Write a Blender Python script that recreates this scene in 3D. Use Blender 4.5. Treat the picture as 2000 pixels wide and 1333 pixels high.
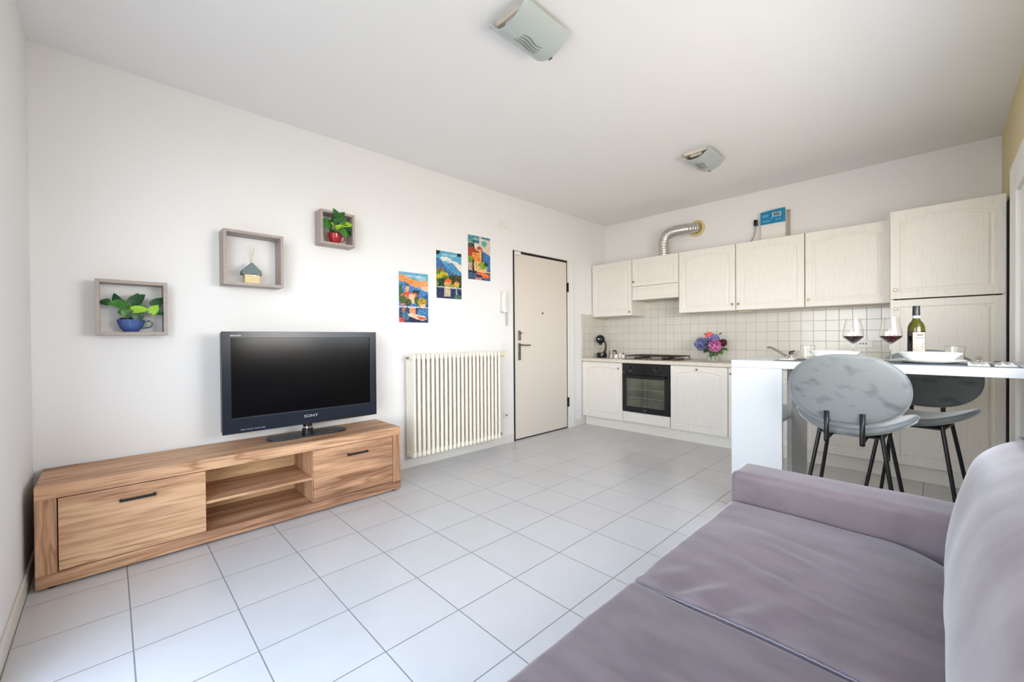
import bpy, bmesh, math, random
from mathutils import Vector, Matrix, noise
from math import sin, cos, pi
S = bpy.context.scene
for o in list(bpy.data.objects): bpy.data.objects.remove(o)
COL = S.collection
# ---------------------------------------------------------------- camera
CAM = Vector((3.312, 0.2714, 1.1555))
yaw, pitch, roll = 0.8006, -0.0079, -0.0073
fw = Vector((-sin(yaw)*cos(pitch), cos(yaw)*cos(pitch), sin(pitch)))
r0 = Vector((cos(yaw), sin(yaw), 0)); u0 = r0.cross(fw)
rr = r0*cos(roll)+u0*sin(roll); uu = -r0*sin(roll)+u0*cos(roll)
cd = bpy.data.cameras.new('camera'); cam = bpy.data.objects.new('camera', cd); COL.objects.link(cam)
cam.matrix_world = Matrix(((rr.x, uu.x, -fw.x, CAM.x), (rr.y, uu.y, -fw.y, CAM.y), (rr.z, uu.z, -fw.z, CAM.z), (0, 0, 0, 1)))
cd.sensor_width = 36; cd.sensor_fit = 'HORIZONTAL'; cd.lens = 811.97/2000*36; cd.clip_start = 0.02
S.camera = cam
# ---------------------------------------------------------------- world, light, exposure
H, D, W = 2.7235, 5.35, 3.648
W0, W1, WZ = 1.25, 3.5, 2.45          # terrace opening in the near wall
w = bpy.data.worlds.new('sky'); S.world = w; w.use_nodes = True
bg = w.node_tree.nodes['Background']; bg.inputs[1].default_value = 5.35
_n = w.node_tree.nodes; _l = w.node_tree.links; _t = _n.new('ShaderNodeTexCoord'); _s = _n.new('ShaderNodeSeparateXYZ'); _r = _n.new('ShaderNodeValToRGB')
_m = _n.new('ShaderNodeMapRange'); _m.inputs[1].default_value = -1; _m.inputs[2].default_value = 1
_l.new(_t.outputs['Generated'], _s.inputs[0]); _l.new(_s.outputs[2], _m.inputs[0]); _l.new(_m.outputs[0], _r.inputs[0]); _l.new(_r.outputs[0], bg.inputs[0])
_e = _r.color_ramp.elements; _e[0].position = .0; _e[0].color = (.20, .20, .18, 1); _e[1].position = 1; _e[1].color = (.42, .64, 1.0, 1)
for _p, _c in ((.42, (.34, .34, .30, 1)), (.47, (1.0, 1.02, .96, 1)), (.51, (1.65, 1.72, 1.75, 1)), (.57, (1.4, 1.54, 1.66, 1)), (.68, (.66, .82, 1.0, 1))): _q = _e.new(_p); _q.color = _c
def area(name, loc, rot, sx, sy, power, color, portal=False):
    l = bpy.data.lights.new(name, 'AREA'); l.shape = 'RECTANGLE'; l.size = sx; l.size_y = sy; l.energy = power; l.color = color
    if portal: l.cycles.is_portal = True
    o = bpy.data.objects.new(name, l); o.location = loc; o.rotation_euler = rot; COL.objects.link(o); return o
area('window_daylight', ((W0+W1)/2, -0.24, WZ/2), (-pi/2, 0, 0), W1-W0, WZ, 1, (1, 1, 1), True)
FILL_OPENING = (1.5, 3.7, 2.02)               # y0, y1, top of an unseen opening added to the right wall for light
area('side_fill_light', (W+0.55, 2.0, 1.45), (0, pi/2, -.5), .9, 1.7, 54, (1.0, 0.90, 0.81))  # added fill lamp out of view, lifts the kitchen end
S.view_settings.view_transform = 'Standard'; S.view_settings.look = 'None'
S.view_settings.exposure = 0.12; S.view_settings.gamma = 1.0; S.view_settings.use_curve_mapping = False
# ---------------------------------------------------------------- materials
def lin(c): return tuple((x/255/12.92 if x/255 <= .04045 else ((x/255+.055)/1.055)**2.4) for x in c)+(1,)
MC = {}
def mat(name, c, rough=.5, metal=0, spec=.5, trans=0, ior=1.45, coat=0, sheen=0, emit=0, bump=None, vary=None, alpha=1):
    if name in MC: return MC[name]
    m = bpy.data.materials.new(name); m.use_nodes = True; nt = m.node_tree; b = nt.nodes['Principled BSDF']
    b.inputs['Base Color'].default_value = lin(c); b.inputs['Roughness'].default_value = rough
    b.inputs['Metallic'].default_value = metal; b.inputs['Specular IOR Level'].default_value = spec
    b.inputs['Transmission Weight'].default_value = trans; b.inputs['IOR'].default_value = ior
    b.inputs['Coat Weight'].default_value = coat; b.inputs['Sheen Weight'].default_value = sheen
    if sheen: b.inputs['Sheen Roughness'].default_value = .35
    b.inputs['Alpha'].default_value = alpha
    if emit: b.inputs['Emission Color'].default_value = lin(c); b.inputs['Emission Strength'].default_value = emit
    if bump or vary:
        tc = nt.nodes.new('ShaderNodeTexCoord')
        def nz(scale, det=4, stretch=(1, 1, 1)):
            mp = nt.nodes.new('ShaderNodeMapping'); mp.inputs['Scale'].default_value = stretch
            nt.links.new(tc.outputs['Object'], mp.inputs[0])
            n = nt.nodes.new('ShaderNodeTexNoise'); n.inputs['Scale'].default_value = scale; n.inputs['Detail'].default_value = det
            nt.links.new(mp.outputs[0], n.inputs['Vector']); return n
        if vary:   # (scale, other colour, contrast lo, hi, stretch)
            n = nz(vary[0], 5, vary[4] if len(vary) > 4 else (1, 1, 1))
            mr = nt.nodes.new('ShaderNodeMapRange'); mr.inputs[1].default_value = vary[2]; mr.inputs[2].default_value = vary[3]
            nt.links.new(n.outputs[0], mr.inputs[0])
            mx = nt.nodes.new('ShaderNodeMix'); mx.data_type = 'RGBA'
            mx.inputs[6].default_value = lin(c); mx.inputs[7].default_value = lin(vary[1])
            nt.links.new(mr.outputs[0], mx.inputs[0]); nt.links.new(mx.outputs[2], b.inputs['Base Color'])
        if bump:   # (scale, strength, stretch)
            n = nz(bump[0], 6, bump[2] if len(bump) > 2 else (1, 1, 1))
            bp = nt.nodes.new('ShaderNodeBump'); bp.inputs['Strength'].default_value = bump[1]; bp.inputs['Distance'].default_value = .01
            nt.links.new(n.outputs[0], bp.inputs['Height']); nt.links.new(bp.outputs[0], b.inputs['Normal'])
    MC[name] = m; return m
def wood(name, grain):                 # golden oak; grain = axis index the fibres run along
    m = bpy.data.materials.new(name); m.use_nodes = True; nt = m.node_tree; N = nt.nodes; L = nt.links; b = N['Principled BSDF']
    b.inputs['Roughness'].default_value = .5; b.inputs['Specular IOR Level'].default_value = .35
    tc = N.new('ShaderNodeTexCoord')
    def nz(sc, det, k, dist=0):
        st = [14, 14, 14]; st[grain] = k
        mp = N.new('ShaderNodeMapping'); mp.inputs['Scale'].default_value = st; L.new(tc.outputs['Object'], mp.inputs[0])
        n = N.new('ShaderNodeTexNoise'); n.inputs['Scale'].default_value = sc; n.inputs['Detail'].default_value = det; n.inputs['Distortion'].default_value = dist
        L.new(mp.outputs[0], n.inputs['Vector']); return n
    a = nz(.75, 6, 1.3, .8); c = nz(5, 9, .8); k = nz(.42, 3, 1.0, .8)
    r = N.new('ShaderNodeValToRGB'); r.color_ramp.elements[0].position = .3; r.color_ramp.elements[0].color = lin((158, 117, 91))
    r.color_ramp.elements[1].position = .68; r.color_ramp.elements[1].color = lin((224, 182, 144))
    e = r.color_ramp.elements.new(.48); e.color = lin((206, 160, 124))
    L.new(a.outputs[0], r.inputs[0])
    r2 = N.new('ShaderNodeValToRGB'); r2.color_ramp.elements[0].position = .36; r2.color_ramp.elements[0].color = (.72, .68, .64, 1)
    r2.color_ramp.elements[1].position = .56; r2.color_ramp.elements[1].color = (1, 1, 1, 1); L.new(c.outputs[0], r2.inputs[0])
    r3 = N.new('ShaderNodeValToRGB'); r3.color_ramp.elements[0].position = .475; r3.color_ramp.elements[0].color = (1, 1, 1, 1)
    r3.color_ramp.elements[1].position = .512; r3.color_ramp.elements[1].color = (1, 1, 1, 1); _k = r3.color_ramp.elements.new(.492); _k.color = (.62, .52, .46, 1); L.new(k.outputs[0], r3.inputs[0])
    for src, pre in ((r2, r), (r3, None)):
        mx = N.new('ShaderNodeMix'); mx.data_type = 'RGBA'; mx.blend_type = 'MULTIPLY'; mx.inputs[0].default_value = 1
        L.new((pre or last).outputs[0 if pre else 2], mx.inputs[6]); L.new(src.outputs[0], mx.inputs[7]); last = mx
    L.new(last.outputs[2], b.inputs['Base Color'])
    bp = N.new('ShaderNodeBump'); bp.inputs['Strength'].default_value = .15; bp.inputs['Distance'].default_value = .004
    L.new(c.outputs[0], bp.inputs['Height']); L.new(bp.outputs[0], b.inputs['Normal'])
    MC[name] = m; return m
def grid_tiles(name, ax, step, off, grout, ctile, cgrout, rough, wave=0, vary=None):
    """tiles on the plane spanned by two world axes, grout = half width"""
    m = bpy.data.materials.new(name); m.use_nodes = True; nt = m.node_tree; N = nt.nodes; L = nt.links; b = N['Principled BSDF']
    tc = N.new('ShaderNodeTexCoord'); sp = N.new('ShaderNodeSeparateXYZ'); L.new(tc.outputs['Object'], sp.inputs[0])
    def M(op, a, c=None):
        n = N.new('ShaderNodeMath'); n.operation = op
        for i, v in enumerate((a, c)):
            if v is None: continue
            if isinstance(v, (int, float)): n.inputs[i].default_value = v
            else: L.new(v, n.inputs[i])
        return n.outputs[0]
    ds = []; ids = []
    for a, o in zip(ax, off):
        q = M('DIVIDE', M('SUBTRACT', sp.outputs[a], o), step)
        ids.append(M('FLOOR', q)); f = M('FRACT', q)
        ds.append(M('MULTIPLY', M('MINIMUM', f, M('SUBTRACT', 1.0, f)), step))
    d = M('MINIMUM', ds[0], ds[1])
    mr = N.new('ShaderNodeMapRange'); mr.inputs[1].default_value = grout*.7; mr.inputs[2].default_value = grout*1.4; L.new(d, mr.inputs[0])
    cb = N.new('ShaderNodeCombineXYZ'); L.new(ids[0], cb.inputs[0]); L.new(ids[1], cb.inputs[1])
    wn = N.new('ShaderNodeTexWhiteNoise'); L.new(cb.outputs[0], wn.inputs['Vector'])
    ns = N.new('ShaderNodeTexNoise'); ns.inputs['Scale'].default_value = 7; ns.inputs['Detail'].default_value = 5; L.new(tc.outputs['Object'], ns.inputs['Vector'])
    s = M('ADD', M('MULTIPLY', wn.outputs[0], .35), M('MULTIPLY', ns.outputs[0], .75))
    t = N.new('ShaderNodeMix'); t.data_type = 'RGBA'; t.inputs[6].default_value = lin(ctile); t.inputs[7].default_value = lin(vary or ctile); L.new(s, t.inputs[0])
    g = N.new('ShaderNodeMix'); g.data_type = 'RGBA'; g.inputs[6].default_value = lin(cgrout); L.new(t.outputs[2], g.inputs[7]); L.new(mr.outputs[0], g.inputs[0])
    L.new(g.outputs[2], b.inputs['Base Color'])
    ro = N.new('ShaderNodeMix'); ro.inputs[2].default_value = .85; ro.inputs[3].default_value = rough; L.new(mr.outputs[0], ro.inputs[0]); L.new(ro.outputs[0], b.inputs['Roughness'])
    h = M('ADD', mr.outputs[0], M('MULTIPLY', ns.outputs[0], wave))
    bp = N.new('ShaderNodeBump'); bp.inputs['Strength'].default_value = .5; bp.inputs['Distance'].default_value = .002; L.new(h, bp.inputs['Height']); L.new(bp.outputs[0], b.inputs['Normal'])
    MC[name] = m; return m
WALL = mat('wall_paint', (239, 237, 236), .85, spec=.2, bump=(60, .04))
CEIL = mat('ceiling_paint', (243, 241, 239), .9, spec=.1, bump=(40, .04))
KHAKI = mat('khaki_paint', (222, 206, 164), .85, spec=.2)
TRIM = mat('white_lacquer', (236, 233, 228), .4)
SKIRT = mat('skirting', (226, 222, 216), .35)
FLOOR = grid_tiles('floor_tiles', (0, 1), .3336, (.5533, .3259), .0021, (211, 210, 212), (136, 134, 133), .24, .5, (203, 200, 200))
BACKS = grid_tiles('wall_tiles', (0, 2), .1025, (2.1161, .9965), .0018, (222, 217, 206), (178, 173, 165), .16, 1.6, (212, 208, 198))
BACKL = grid_tiles('side_wall_tiles', (1, 2), .1025, (5.35, .9965), .0018, (222, 217, 206), (178, 173, 165), .16, 1.6, (212, 208, 198))
ASH = mat('whitewashed_ash', (232, 226, 218), .5, spec=.35, bump=(9, .08, (9, 9, .8)), vary=(9, (224, 217, 207), .5, .75, (10, 10, .7)))
WORKTOP = mat('cream_worktop', (222, 213, 200), .35, vary=(60, (210, 199, 186), .4, .6))
WHITE = mat('white_laminate', (200, 202, 205), .4)
PLASTIC = mat('white_plastic', (238, 234, 228), .4)
CREAM = mat('radiator_enamel', (240, 233, 218), .35)
STEEL = mat('brushed_steel', (150, 145, 138), .3, metal=1)
CHROME = mat('chrome', (215, 215, 215), .12, metal=1)
BRASS = mat('aged_nickel', (150, 138, 112), .35, metal=1)
BLACK = mat('black_metal', (16, 17, 20), .35)
GLOSS = mat('black_glass', (10, 10, 12), .06)
RUBBER = mat('black_seal', (24, 20, 18), .6)
WOODY = wood('golden_oak', 1); WOODZ = wood('golden_oak_upright', 2)
OAKCUT = mat('oak_pale_edge', (228, 192, 148), .5, vary=(8, (205, 165, 122), .4, .7, (6, .6, 6)))
TAUPE = mat('taupe_laminate', (176, 163, 155), .55, vary=(20, (160, 148, 141), .4, .7, (1, 1, 8)))
SOFA = mat('mauve_grey_microfibre', (123, 110, 114), .62, sheen=.5, spec=.3, bump=(190, .035), vary=(5, (112, 99, 104), .42, .66, (1.2, 3.2, 1.6)))
VELVET = mat('grey_velvet', (122, 126, 126), .65, sheen=1.0, spec=.2, bump=(90, .08), vary=(11, (96, 101, 102), .54, .72, (1, 1, 1.6)))
TVB = mat('tv_bezel', (30, 36, 48), .22); TVS = mat('tv_screen', (5, 5, 8), .16, spec=.3)
LEAF = mat('leaf_green', (66, 128, 38), .35, vary=(12, (36, 92, 30), .4, .6)); LEAFL = mat('leaf_lime', (150, 196, 44), .35)
LEAFD = mat('leaf_dark', (26, 70, 34), .35); STEM = mat('stem_green', (150, 170, 84), .5); SOIL = mat('dark_pot', (40, 24, 20), .8)
GLASS = mat('clear_glass', (255, 255, 255), 0.0, trans=1, ior=1.45)
THIN = mat('drinking_glass', (255, 255, 255), 0.0, trans=1, ior=1.3)
# ---------------------------------------------------------------- mesh helpers
def tag(o, label=None, cat=None, group=None, kind=None):
    if label: o['label'] = label
    if cat: o['category'] = cat
    if group: o['group'] = group
    if kind: o['kind'] = kind
    return o
def thing(name, loc, label, cat, group=None, rz=0):
    o = bpy.data.objects.new(name, None); o.location = loc; o.rotation_euler = (0, 0, rz); o.empty_display_size = .05; COL.objects.link(o)
    return tag(o, label, cat, group)
def link(name, bm, m, parent=None, smooth=False, angle=None, mats=None):
    """vertices are given in the parent's space (world space for a top-level mesh)"""
    bmesh.ops.remove_doubles(bm, verts=bm.verts, dist=1e-5)
    bmesh.ops.recalc_face_normals(bm, faces=bm.faces)
    me = bpy.data.meshes.new(name); bm.to_mesh(me); bm.free()
    for x in (mats or [m]): me.materials.append(x)
    if smooth:
        me.polygons.foreach_set('use_smooth', [True]*len(me.polygons))
        if angle: me.set_sharp_from_angle(angle=math.radians(angle))
    o = bpy.data.objects.new(name, me); COL.objects.link(o)
    if parent: o.parent = parent
    return o
def B(): return bmesh.new()
def box(bm, a, b, bev=0, seg=2):
    lo = [min(a[i], b[i]) for i in range(3)]; hi = [max(a[i], b[i]) for i in range(3)]
    r = bmesh.ops.create_cube(bm, size=1)
    for v in r['verts']: v.co = Vector([lo[i]+(v.co[i]+.5)*(hi[i]-lo[i]) for i in range(3)])
    if bev:
        es = list({e for v in r['verts'] for e in v.link_edges})
        bmesh.ops.bevel(bm, geom=es, offset=min(bev, .45*min(hi[i]-lo[i] for i in range(3))), segments=seg, profile=.5, affect='EDGES')
    return bm
def rbox(a, b, r, fn=None, step=.03, k=5):
    """box with round edges radius r on a fine grid, fn(Vector)->Vector shapes it further"""
    bm = B(); lo = Vector(a); hi = Vector(b)
    def ticks(l, h):
        t = [l+r*(1-math.tan(pi/4*(1-i/k))) for i in range(k)]
        n = max(1, int((h-l-2*r)/step)); t += [l+r+(h-l-2*r)*i/n for i in range(n+1)]
        t += [h-r*(1-math.tan(pi/4*(1-i/k))) for i in range(k-1, -1, -1)]; return t
    T = [ticks(lo[i], hi[i]) for i in range(3)]
    for ax in range(3):
        u, v = [i for i in range(3) if i != ax]
        for side in (lo[ax], hi[ax]):
            vs = []
            for p in T[u]:
                row = []
                for q in T[v]:
                    c = Vector((0, 0, 0)); c[ax] = side; c[u] = p; c[v] = q
                    core = Vector([min(max(c[i], lo[i]+r), hi[i]-r) for i in range(3)]); d = c-core
                    if d.length > 1e-9: c = core+d.normalized()*r
                    row.append(bm.verts.new(fn(c) if fn else c))
                vs.append(row)
            for i in range(len(vs)-1):
                for j in range(len(vs[0])-1): bm.faces.new((vs[i][j], vs[i+1][j], vs[i+1][j+1], vs[i][j+1]))
    bmesh.ops.remove_doubles(bm, verts=bm.verts, dist=1e-5)
    return bm
def tube(bm, pts, r, n=12, cap=True):
    pts = [Vector(p) for p in pts]; rs = r if isinstance(r, (list, tuple)) else [r]*len(pts); rings = []
    prev = None
    for i, p in enumerate(pts):
        t = (pts[min(i+1, len(pts)-1)]-pts[max(i-1, 0)]).normalized()
        if prev is None: a = t.orthogonal().normalized()
        else: a = (prev-t*prev.dot(t)).normalized()
        prev = a; c = t.cross(a)
        rings.append([bm.verts.new(p+rs[i]*(a*cos(2*pi*j/n)+c*sin(2*pi*j/n))) for j in range(n)])
    for A, C in zip(rings, rings[1:]):
        for j in range(n): bm.faces.new((A[j], A[(j+1) % n], C[(j+1) % n], C[j]))
    if cap: bm.faces.new(rings[0]); bm.faces.new(rings[-1])
    return bm
def bez(pts, n=8):                      # Catmull-Rom through the points
    P = [Vector(p) for p in pts]; P = [P[0]*2-P[1]]+P+[P[-1]*2-P[-2]]; out = []
    for i in range(1, len(P)-2):
        for k in range(n):
            t = k/n; a, b, c, d = P[i-1:i+3]
            out.append(.5*((2*b)+(c-a)*t+(2*a-5*b+4*c-d)*t*t+(3*b-a-3*c+d)*t**3))
    return out+[P[-2]]
def lathe(bm, prof, c=(0, 0, 0), n=32, axis='z', sx=1, sy=1):
    c = Vector(c); rings = []
    for r, z in prof:
        if r < 1e-6: r = 1e-6
        ring = []
        for j in range(n):
            a = 2*pi*j/n; p = Vector((r*cos(a)*sx, r*sin(a)*sy, z))
            if axis == 'x': p = Vector((p.z, p.x, p.y))
            if axis == 'y': p = Vector((p.x, p.z, p.y))
            ring.append(bm.verts.new(c+p))
        rings.append(ring)
    for A, C in zip(rings, rings[1:]):
        for j in range(n): bm.faces.new((A[j], A[(j+1) % n], C[(j+1) % n], C[j]))
    return bm
def prism(bm, poly, ax, a, b):
    """polygon (u,v) extruded along axis ax from a to b"""
    def P(u, v, t):
        l = [u, v]; l.insert(ax, t); return bm.verts.new(l)
    A = [P(u, v, a) for u, v in poly]; C = [P(u, v, b) for u, v in poly]
    bm.faces.new(A); bm.faces.new(C[::-1])
    for i in range(len(poly)): j = (i+1) % len(poly); bm.faces.new((A[i], A[j], C[j], C[i]))
    return bm
def text(name, s, size, m, parent, loc, rot, ext=.0006, align='CENTER', sx=1):
    c = bpy.data.curves.new(name, 'FONT'); c.body = s; c.size = size; c.extrude = ext; c.align_x = align; c.align_y = 'CENTER'
    t = bpy.data.objects.new(name, c); COL.objects.link(t); dg = bpy.context.evaluated_depsgraph_get()
    me = bpy.data.meshes.new_from_object(t.evaluated_get(dg)); bpy.data.objects.remove(t); bpy.data.curves.remove(c)
    me.materials.clear(); me.materials.append(m)
    mt = Matrix.Translation(loc) @ rot.to_4x4() @ Matrix.Diagonal((sx, 1, 1, 1)); me.transform(mt)
    o = bpy.data.objects.new(name, me); COL.objects.link(o); o.parent = parent; return o
R_PX = Matrix(((0, 0, 1), (1, 0, 0), (0, 1, 0)))      # text facing +x, reading along +y
R_NY = Matrix(((1, 0, 0), (0, 0, -1), (0, 1, 0)))     # text facing -y, reading along +x
def struct(name, bm, m, **k): o = link(name, bm, m, **k); o['kind'] = 'structure'; return o
# ================================================================ ROOM
b = B(); box(b, (-.15, -1.2, -.1), (5.0, D+.15, 0)); struct('floor', b, FLOOR)
b = B(); box(b, (-.15, -.25, H), (W+.15, D+.15, H+.1)); struct('ceiling', b, CEIL)
b = B(); DL, DR, DT = 3.505, 4.49, 2.135
for a, c in (((-.15, -.25, 0), (0, DL, H)), ((-.15, DR, 0), (0, D, H)), ((-.15, DL, DT), (0, DR, H))): box(b, a, c)
struct('wall_left', b, WALL)
b = B(); box(b, (-.15, D, 0), (W+.15, D+.15, H)); struct('wall_back', b, WALL)
b = B()
for a, c in (((0, -.25, 0), (W0, -.02, H)), ((W1, -.25, 0), (W, -.02, H)), ((W0, -.25, WZ), (W1, -.02, H))): box(b, a, c)
struct('wall_front', b, WALL)
b = B()
for a, c in (((W, -.25, 0), (W+.15, FILL_OPENING[0], H)), ((W, FILL_OPENING[1], 0), (W+.15, D, H)), ((W, FILL_OPENING[0], FILL_OPENING[2]), (W+.15, FILL_OPENING[1], H)), ((W, FILL_OPENING[0], 0), (W+.15, FILL_OPENING[1], 1.06))): box(b, a, c)
struct('wall_right', b, KHAKI)
b = B()
for a, c in (((W0, -.15, 0), (W0+.06, -.09, WZ)), ((W1-.06, -.15, 0), (W1, -.09, WZ)), ((W0, -.15, WZ-.06), (W1, -.09, WZ))): box(b, a, c, .005)
struct('window_1', b, TRIM)
b = B()
for a, c in (((W, FILL_OPENING[0], 1.06), (W+.12, FILL_OPENING[0]+.05, FILL_OPENING[2])), ((W, FILL_OPENING[1]-.05, .95), (W+.12, FILL_OPENING[1], FILL_OPENING[2])), ((W, FILL_OPENING[0], FILL_OPENING[2]-.05), (W+.12, FILL_OPENING[1], FILL_OPENING[2])), ((W, FILL_OPENING[0], 1.06), (W+.12, FILL_OPENING[1], 1.1))): box(b, a, c, .004)
struct('fill_opening_frame', b, TRIM)  # frame around the made-up opening that lets the side fill in
# baseboards
b = B(); box(b, (0, 0, 0), (.012, DL-.01, .08), .003); struct('baseboard_left', b, SKIRT)
b = B(); box(b, (0, DR+.115, 0), (.012, 4.80, .08), .003); struct('baseboard_left', b, SKIRT)
b = B(); box(b, (.012, -.02, 0), (W0, -.008, .08), .003); struct('baseboard_front', b, SKIRT)
# tiled splashback
b = B(); box(b, (.0, D-.008, .88), (3.03, D, 1.62)); struct('trim_1', b, BACKS)
b = B(); box(b, (.0, 4.762, .86), (.008, D-.008, 1.46)); struct('trim_2', b, BACKL)
# entrance door
d = tag(bpy.data.objects.new('door_1', None), kind='structure'); d.location = (0, DL, 0); COL.objects.link(d)
dw = DR-DL
b = B(); box(b, (-.045, .022, .012), (-.004, dw-.028, DT-.03), .004); leaf = link('door_leaf', b, mat('door_skin', (226, 217, 206), .45), d)
b = B(); box(b, (-.05, 0, 0), (.004, .02, DT)); box(b, (-.05, 0, DT-.03), (-.01, dw, DT)); box(b, (-.05, dw-.026, 0), (-.008, dw-.012, DT)); box(b, (-.05, 0, 0), (-.006, dw, .01)); link('door_seal', b, RUBBER, d)
b = B(); box(b, (-.05, dw-.012, 0), (.012, dw+.112, DT+.012), .004)
box(b, (0, dw+.05, 0), (.016, dw+.113, DT+.012), .004); box(b, (-.01, 0, DT-.004), (.006, dw, DT+.012), .002); link('door_frame', b, TRIM, d)
b = B(); box(b, (-.004, .02, DT-.05), (.016, .115, DT-.012), .004); link('door_closer', b, PLASTIC, d)
b = B(); box(b, (-.006, .075, .90), (.004, .118, 1.09), .004); lathe(b, [(0, .003), (.011, .003), (.011, .014), (0, .014)], (0, .096, 1.0), 16, 'x')
lathe(b, [(0, .003), (.009, .003), (.009, .01), (0, .01)], (0, .096, .93), 16, 'x'); link('lock_plate', b, STEEL, leaf)
b = B(); tube(b, [(0, .096, 1.075), (.045, .096, 1.075), (.048, .11, 1.072), (.048, .225, 1.068)], .009, 10); lathe(b, [(0, 0), (.02, 0), (.02, .008), (0, .008)], (-.003, .096, 1.075), 20, 'x'); link('door_handle', b, STEEL, leaf, True, 40)
b = B(); box(b, (-.006, .075, 1.125), (.006, .118, 1.235), .004); tube(b, [(.004, .1, 1.2), (.022, .1, 1.2), (.022, .128, 1.21)], .006, 8); box(b, (.005, .085, 1.14), (.012, .108, 1.165), .002); link('door_bolt', b, STEEL, leaf)
b = B(); lathe(b, [(0, 0), (.012, 0), (.012, .006), (.006, .008), (0, .006)], (-.004, .494, 1.445), 16, 'x'); link('peephole', b, BRASS, leaf, True, 40)
for z in (1.79, .33):
    b = B(); box(b, (-.004, dw-.02, z-.06), (.014, dw-.002, z+.06), .003); link('hinge', b, RUBBER, d)
# side door with wide white casing on the khaki wall
d2 = tag(bpy.data.objects.new('door_2', None), kind='structure'); d2.location = (W, 4.40, 0); COL.objects.link(d2)
b = B(); box(b, (-.03, -.30, 0), (0, 0, 2.2), .004); box(b, (-.03, -1.0, 2.0), (0, -.30, 2.2), .004); link('door_frame', b, TRIM, d2)
b = B(); box(b, (-.012, -.99, .01), (0, -.31, 2.0), .003); link('door_leaf', b, TRIM, d2)
# ================================================================ WALL FITTINGS
def plate(name, y0, y1, z0, z1, label, cat, holes=0, inner=True, m=PLASTIC):
    t = thing(name, (0, (y0+y1)/2, (z0+z1)/2), label, cat); hy, hz = (y1-y0)/2, (z1-z0)/2
    b = B(); box(b, (0, -hy, -hz), (.009, hy, hz), .003); link('cover_plate', b, m, t)
    if inner: b = B(); box(b, (.008, -hy*.6, -hz*.62), (.012, hy*.6, hz*.62), .002); link('insert', b, m, t)
    if holes:
        b = B(); lathe(b, [(0, .0125), (.011, .0125), (.011, .0128), (0, .0128)], (0, 0, 0), 20, 'x'); link('socket_holes', b, mat('socket_dark', (110, 92, 78), .6), t)
plate('junction_cover', 3.29, 3.434, 2.35, 2.425, 'small white cover plate high on the wall above the intercom', 'cover plate')
plate('blank_plate', 3.307, 3.405, 1.012, 1.10, 'square white blank plate on the wall above the radiator\'s right corner', 'cover plate', inner=False)
plate('power_socket', 3.345, 3.42, .272, .345, 'white wall socket with dark holes between radiator and entrance door', 'socket', holes=1)
t = thing('intercom', (0, 3.355, 1.535), 'white wall intercom handset beside the entrance door', 'intercom')
b = rbox((0, -.042, -.10), (.03, .06, .11), .012, step=.05, k=3); link('base', b, PLASTIC, t, True)
b = rbox((.03, -.055, -.11), (.06, -.003, .12), .013, lambda p: Vector((p.x+.018*(abs(p.z)/.11)**2, p.y, p.z)), .02, 3); link('handset', b, PLASTIC, t, True)
b = B(); pts = [(.02+.007*cos(i*1.3), .035+.007*sin(i*1.3), -.1-.0024*i) for i in range(62)]; tube(b, pts, .0035, 6); link('coiled_cord', b, mat('cord', (205, 196, 186), .5), t, True)
# radiator
t = thing('radiator', (0, 2.135, 0), 'cream column radiator on the white wall between television unit and entrance door', 'radiator')
NS = 22; pit = (3.171-2.135)/NS; sec = None
for i in range(NS):
    if sec is None:
        b = B(); yc = 0
        for k in range(4):
            x = .045+k*.036; tube(b, [(x, yc, .14), (x, yc, 1.0)], .0145, 14)
        box(b, (.045, yc-.007, .15), (.153, yc+.007, .99))
        for z in (.148, .992):
            b2 = rbox((.03, yc-.02, z-.03), (.17, yc+.02, z+.026), .0195, step=.05, k=4)
            me = bpy.data.meshes.new('tmp'); b2.to_mesh(me); b2.free(); b.from_mesh(me); bpy.data.meshes.remove(me)
            tube(b, [(.10, yc-.0236, z), (.10, yc+.0236, z)], .017, 10)
        sec = link('radiator_section', b, CREAM, t, True, 60); sec.location = (0, pit*.5, 0)
    else:
        s2 = sec.copy(); COL.objects.link(s2); s2.parent = t; s2.location = (0, pit*(i+.5), 0)
for z in (.25, .85):
    for y in (.2, .85): b = B(); box(b, (0, y-.01, z-.01), (.045, y+.01, z+.01)); link('bracket', b, CREAM, t)
b = B(); tube(b, [(.10, NS*pit, .985), (.10, NS*pit+.035, .985)], .012, 12); lathe(b, [(0, .03), (.02, .03), (.026, .04), (.026, .085), (.018, .095), (0, .095)], (.10, NS*pit+.002, .985), 20, 'y'); link('thermostat_valve', b, mat('valve_cream', (238, 226, 186), .4), t, True, 40)
b = B(); tube(b, [(.10, NS*pit, .147), (.10, NS*pit+.05, .147), (0, NS*pit+.05, .147)], .009, 10); lathe(b, [(0, .015), (.016, .015), (.016, .05), (0, .05)], (.10, NS*pit, .147), 12, 'y'); link('pipe_valve', b, STEEL, t, True, 40)
b = B(); lathe(b, [(0, -.022), (.009, -.022), (.009, 0), (0, 0)], (.10, 0, .985), 12, 'y'); link('air_vent', b, STEEL, t)
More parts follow.
